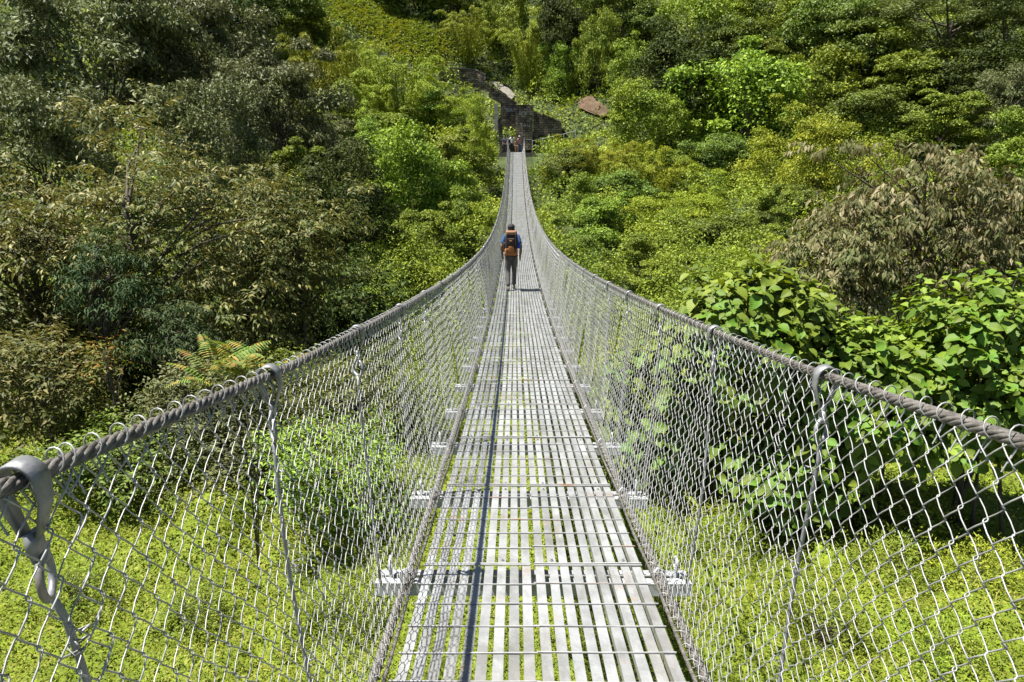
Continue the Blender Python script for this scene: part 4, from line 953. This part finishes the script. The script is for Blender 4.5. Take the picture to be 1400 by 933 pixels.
# terrace walls, path, earth slip lie on the slope
def drape(name, poly, mat, lift=.35, step=3.0, label=None, cat=None, kind=None, jag=0.0):
    P = np.array(poly, float); x0, y0 = P.min(0); x1, y1 = P.max(0); nxg = max(3, int((x1 - x0) / step) + 1); nyg = max(3, int((y1 - y0) / step) + 1)
    m = MB(); v = []; f = []; q = random.Random(len(poly))
    # strips between a left and a right outline, taken row by row
    for j in range(nyg):
        yy = y0 + (y1 - y0) * (j + .5) / nyg; xs = []
        for i in range(len(P)):
            a, b = P[i], P[(i + 1) % len(P)]
            if (a[1] - yy) * (b[1] - yy) < 0: xs.append(a[0] + (b[0] - a[0]) * (yy - a[1]) / (b[1] - a[1]))
        xs = sorted(xs); xa, xb = xs[0] + q.uniform(-jag, jag), xs[-1] + q.uniform(-jag, jag)
        for i in range(nxg):
            X0, Y0, Z0, _ = find_base(xa + (xb - xa) * i / (nxg - 1), yy, 0); v.append((X0, Y0 - lift * .5, Z0 + lift * (.7 + .6 * vnoise(X0, Y0))))
    for j in range(nyg - 1):
        for i in range(nxg - 1): a = j * nxg + i; f.append((a, a + nxg, a + nxg + 1, a + 1))
    me = bpy.data.meshes.new(name); me.from_pydata([tuple(map(float, p)) for p in v], [], f); me.materials.append(M[mat])
    o = link(name, me); md = o.modifiers.new('thick', 'SOLIDIFY'); md.thickness = .08; md.offset = -1
    return tag(o, label, cat, None, kind)
drape('path', [(671, 117), (681, 116), (705, 133), (699, 141), (690, 133)], 'concrete', kind='structure', lift=.3)
drape('earth_bank', [(789, 133), (806, 134), (822, 146), (835, 158), (829, 166), (812, 160), (795, 154), (789, 146)], 'earth', kind='structure', lift=.3, jag=3.0)
def slope_wall(label, line, hpx, thick=.5):
    """stone courses standing on the slope along a line of photo points"""
    pts = [find_base(px, py + hpx, 0)[:3] for px, py in line]; zc = find_base(line[0][0], line[0][1] + hpx, 0)[3]
    H = hpx * zc / F_PX * 1.05; o = thing('terrace_wall', label, 'wall', pts[0]); org = np.array(pts[0]); m = MB(); c = MB()
    for a, b in zip(pts[:-1], pts[1:]):
        a = np.array(a) - org; b = np.array(b) - org
        front = [a - (0, .3, .5), b - (0, .3, .5), b + (0, -.3, H), a + (0, -.3, H)]; m.prism(front, (0, thick, 0))
        c.prism([a + (0, -.36, H + .003), b + (0, -.36, H + .003), b + (0, -.36, H + .12), a + (0, -.36, H + .12)], (0, thick + .12, 0))
    link('wall_face', m.mesh('wall_face', M['stone']), o); link('coping', c.mesh('coping', M['concrete']), o); return o
slope_wall('upper of the two dark stone terrace walls beside the largest bamboo', [(600, 94), (625, 96), (650, 99), (664, 105)], 7)
slope_wall('lower of the two dark stone terrace walls, leading down to the bridge head', [(601, 103), (625, 106), (645, 110), (668, 117)], 7)
slope_wall('short stone kerb of the zigzag path crossing the bright terrace', [(536, 58), (556, 52), (582, 46)], 3)
# railing of the path right of the bridge head
rl = [(728, 193, 71.5), (742, 190, 71.8), (757, 186.5, 72), (771, 183.5, 72.3), (787, 179, 72.6)]
P = [bx(*q) for q in rl]; o = thing('path_railing', 'pale two-bar railing climbing right from the bridge head', 'railing', P[0]); org = np.array(P[0])
for p in P:
    m = MB(); m.tube([p - org - (0, 0, 1.5), p - org + (0, 0, .04)], .036, 6); link('railing_post', m.mesh('railing_post', M['whitemetal']), o)
for dz in (0, -.55):
    m = MB(); m.tube([p - org + (0, -.06, dz) for p in P], .032, 6); link('rail', m.mesh('rail', M['whitemetal']), o)

# ------------------------------------------------------------------ people
def flat(name, c, rough=.8):
    return surf_mat(name, tuple(q * .85 for q in c), c, scale=18, rough=rough, bump=.15, bscale=60)
M['skin'] = flat('skin', (.20, .11, .068), .55); M['hair'] = flat('dark_hair', (.015, .012, .01), .5)
def skinned(name, verts, edges, rad, mat, parent=None, root=0, sub=2):
    me = bpy.data.meshes.new(name); me.from_pydata(verts, edges, []); me.materials.append(mat); o = link(name, me, parent)
    sk = o.modifiers.new('skin', 'SKIN'); sk.use_smooth_shade = True
    for i, r in enumerate(rad):
        d = me.skin_vertices[0].data[i]; d.radius = (r, r) if not isinstance(r, tuple) else r; d.use_root = (i == root)
    sm = o.modifiers.new('sub', 'SUBSURF'); sm.levels = 1; sm.render_levels = sub
    return o
def person(label, loc, rz, pose, top, legs, hat=None, scale=1.0, shoes=(.12, .11, .10), hairlong=False):
    """pose: joints; the figure faces +y before rz"""
    J = dict(pelvis=(0, 0, .93), waist=(0, .015, 1.08), chest=(0, .04, 1.29), neck=(0, .055, 1.45), head=(0, .07, 1.545), crown=(0, .065, 1.64),
             sl=(-.17, .03, 1.39), el=(-.235, -.01, 1.12), wl=(-.23, .09, .89), sr=(.17, .03, 1.39), er=(.235, -.01, 1.12), wr=(.23, .09, .89),
             hl=(-.085, 0, .88), kl=(-.095, .04, .49), al=(-.095, -.02, .09), tl=(-.10, .12, .035), hr=(.085, 0, .88), kr=(.095, .04, .49), ar=(.095, 0, .09), tr=(.10, .14, .035))
    J.update(pose); V, E, Rr = [], [], []; ix = {}
    def add(n, r, par=None, p=None):
        ix[n] = len(V); V.append(tuple(J[n]) if p is None else tuple(p)); Rr.append(r)
        if par: E.append((ix[par], ix[n]))
    add('pelvis', (.125, .095)); add('waist', (.115, .085), 'pelvis'); add('chest', (.14, .10), 'waist'); add('neck', .052, 'chest'); add('head', (.078, .09), 'neck'); add('crown', (.062, .07), 'head')
    hd = Vector(J['head']); add('nose', .014, 'head', hd + Vector((0, .098, -.012)))
    for s in 'lr':
        add('s' + s, .058, 'chest'); add('e' + s, .042, 's' + s); add('w' + s, .028, 'e' + s)
        w = Vector(J['w' + s]); fd = (w - Vector(J['e' + s])).normalized(); hp = w + fd * .07; add('p' + s, (.034, .020), 'w' + s, hp)
        out = Vector((0, 1, 0)).cross(fd).normalized(); side = fd.cross(Vector((1, 0, 0))).normalized()
        for q, (off, ln) in enumerate(((-.027, .062), (-.010, .075), (.009, .070), (.027, .055))):
            a = hp + side * off + fd * .035; b = a + fd * ln * .5; c = b + (fd * .8 + side * 0 - Vector((0, 0, 0)) + out * (.35 if s == 'l' else -.35)).normalized() * ln * .5
            add(f'f{q}{s}', .0095, 'p' + s, a); add(f'g{q}{s}', .0085, f'f{q}{s}', b); add(f'h{q}{s}', .007, f'g{q}{s}', c)
        a = hp + side * -.036 - fd * .01; add('t0' + s, .011, 'p' + s, a); add('t1' + s, .009, 't0' + s, a + fd * .03 - side * .018)
        add('h' + s, .085, 'pelvis'); add('k' + s, .056, 'h' + s); add('a' + s, .038, 'k' + s); add('t' + s, (.036, .028), 'a' + s)
    root = skinned('person', V, E, Rr, M['skin']); root.location = loc; root.rotation_euler = (0, 0, rz); root.scale = (scale,) * 3
    tag(root, label, 'person')
    sub = lambda names: ([tuple(J[n]) for n in names])
    n = ['waist', 'pelvis', 'chest', 'neck', 'sl', 'el', 'sr', 'er']; vv = sub(n)
    vv[5] = tuple(Vector(J['sl']).lerp(Vector(J['el']), .85)); vv[7] = tuple(Vector(J['sr']).lerp(Vector(J['er']), .85)); vv[3] = tuple(Vector(J['chest']).lerp(Vector(J['neck']), .72)); vv[1] = tuple(Vector(J['pelvis']) + Vector((0, 0, -.04)))
    skinned('shirt', vv, [(0, 1), (0, 2), (2, 3), (2, 4), (4, 5), (2, 6), (6, 7)], [(.13, .105), (.145, .115), (.155, .115), .068, .074, .060, .074, .060], top, root)
    n = ['pelvis', 'hl', 'kl', 'al', 'hr', 'kr', 'ar']; vv = sub(n)
    skinned('trousers', vv, [(0, 1), (1, 2), (2, 3), (0, 4), (4, 5), (5, 6)], [(.14, .11), .10, .075, .062, .10, .075, .062], legs, root)
    sm = flat('shoe_cloth', shoes)
    for s in 'lr':
        a, t = Vector(J['a' + s]), Vector(J['t' + s]); heel = Vector((a.x, a.y - .05, t.z))
        skinned('shoe', [tuple(a), tuple(heel), tuple(t)], [(0, 1), (1, 2)], [.045, (.042, .036), (.046, .034)], sm, root)
    c = Vector(J['head']).lerp(Vector(J['crown']), .55)
    m = MB(); m.ball((c.x, c.y - .012, c.z + .006), (.088, .104, .098), 14, 9)
    if hairlong: m.ball((c.x, c.y - .07, c.z - .12), (.062, .04, .14), 10, 7)
    link('hair', m.mesh('hair', M['hair'], True), root)
    for sx in (-1, 1):
        m = MB(); m.ball((c.x + sx * .032, c.y + .078, c.z - .035), .011, 8, 6); link('eye', m.mesh('eye', M['hair'], True), root)
        m = MB(); m.ball((c.x + sx * .085, c.y - .005, c.z - .05), (.012, .022, .03), 8, 6); link('ear', m.mesh('ear', M['skin'], True), root)
    if hat:
        m = MB(); m.ball((c.x, c.y - .008, c.z + .030), (.097, .113, .088), 16, 9); m.box((c.x, c.y - .104, c.z - .03), (.085, .012, .018))
        cp = link('cap', m.mesh('cap', hat, True), root)
        m = MB(); m.box((c.x, c.y + .135, c.z + .008), (.15, .10, .012), rx=-.15); link('brim', m.mesh('brim', hat), cp)
    return root
hy, hz = deck(16.95); hx = ray(699, 398, 16.95)[0]
blue = flat('blue_shirt', (.02, .07, .20)); grey_t = flat('grey_trousers', (.085, .078, .074)); black = flat('black_cap', (.022, .021, .022))
person('hiker in a black cap, blue shirt and grey trousers walking away along the deck', (hx, hy, hz), 0,
       dict(el=(-.245, -.06, 1.14), wl=(-.225, .03, .90), er=(.25, -.06, 1.14), wr=(.235, .05, .90), hl=(-.075, 0, .88), hr=(.075, 0, .88), kl=(-.085, .02, .49), al=(-.075, -.17, .12), tl=(-.08, -.05, .035), kr=(.075, .19, .51), ar=(.065, .24, .09), tr=(.07, .38, .035)),
       blue, grey_t, black, shoes=(.16, .13, .11), scale=.95)
# the backpack he carries
M['pk_dark'] = flat('pack_dark_cloth', (.036, .024, .018)); M['pk_or'] = flat('pack_orange_cloth', (.32, .115, .028)); M['pk_tan'] = flat('pack_tan_cloth', (.26, .135, .07)); M['pk_blue'] = flat('bright_blue_cloth', (.012, .06, .40))
def pillow(name, c, d, mat, parent, bev=.28):
    bm = bmesh.new(); bmesh.ops.create_cube(bm, size=1)
    for v in bm.verts: v.co = Vector((v.co.x * d[0], v.co.y * d[1], v.co.z * d[2])) + Vector(c)
    me = bpy.data.meshes.new(name); bm.to_mesh(me); bm.free(); me.materials.append(mat); o = link(name, me, parent)
    b = o.modifiers.new('b', 'BEVEL'); b.width = min(d) * bev; b.segments = 3; s = o.modifiers.new('s', 'SUBSURF'); s.levels = s.render_levels = 1
    me.polygons.foreach_set('use_smooth', [True] * len(me.polygons)); return o
pk = thing('backpack', 'dark trekking backpack with orange base and tan lid on the hiker\'s back', 'backpack', (hx, hy - .18, hz + .92)); pk.scale = (.95, .95, .97)
pillow('pack_body', (0, 0, .24), (.33, .20, .50), M['pk_dark'], pk)
pillow('lid', (0, -.01, .525), (.28, .21, .105), M['pk_tan'], pk, .35)
pillow('base_pocket', (0, -.012, .06), (.345, .225, .20), M['pk_or'], pk, .3)
pillow('front_pocket', (-.01, -.105, .30), (.20, .07, .20), M['pk_dark'], pk, .35)
pillow('badge', (-.01, -.135, .33), (.06, .03, .045), M['pk_tan'], pk)
pillow('side_pocket', (-.175, .0, .17), (.07, .14, .24), M['pk_dark'], pk, .35)
pillow('side_bag', (.19, -.02, .20), (.09, .12, .13), M['pk_blue'], pk, .4)
pillow('orange_panel', (.0, -.118, .135), (.15, .05, .14), M['pk_or'], pk, .35)
for sx in (-.11, .11):
    m = MB(); m.tube([(sx, -.09, .56), (sx, -.125, .45), (sx, -.13, .25), (sx, -.128, .04)], .011, 6); link('strap', m.mesh('strap', M['pk_dark'], True), pk)
    m = MB(); m.tube([(sx, .10, .40), (sx * 1.15, .17, .46), (sx * 1.15, .27, .42), (sx * 1.1, .29, .25)], .018, 6); link('shoulder_strap', m.mesh('shoulder_strap', M['pk_dark'], True), pk)
white_t = flat('white_top', (.5, .5, .49)); pink = flat('pink_top', (.36, .20, .20)); navy = flat('navy_top', (.03, .035, .09)); dark_c = flat('dark_cloth', (.03, .028, .03)); orange_c = flat('orange_cloth', (.26, .13, .07)); jeans = flat('blue_jeans', (.05, .07, .13)); pale_cap = flat('pale_cap', (.42, .39, .36)); dk_leg = flat('dark_leggings', (.025, .02, .025))
PI = math.pi
def at_landing(px, zc): q = ray(px, 200, zc); return (q[0], q[1], EZ + .0 if q[1] > EY else float(deck_z(q[1])))
person('person in a white top and dark trousers with a hand on the far left rail', at_landing(700, 66.4), PI - .2, dict(er=(.33, .10, 1.20), wr=(.50, .22, 1.12), el=(-.24, -.02, 1.12)), white_t, dk_leg, hairlong=True, scale=.97)
person('person in a pink top and pale cap standing behind the right end of the bridge', at_landing(710, 69.3), PI + .2, dict(), pink, jeans, pale_cap, scale=1.0)
person('child in orange between the two people at the far bridge end', at_landing(706, 68.4), PI, dict(), orange_c, orange_c, scale=.78, hairlong=True)
person('person in a navy top, leftmost of the people at the far bridge end', at_landing(690.5, 70.0), PI - .3, dict(), navy, dark_c, scale=1.02)
person('person in black in the shaded doorway, second from the left at the far bridge end', at_landing(696, 70.6), PI, dict(), dark_c, dark_c, scale=1.03)
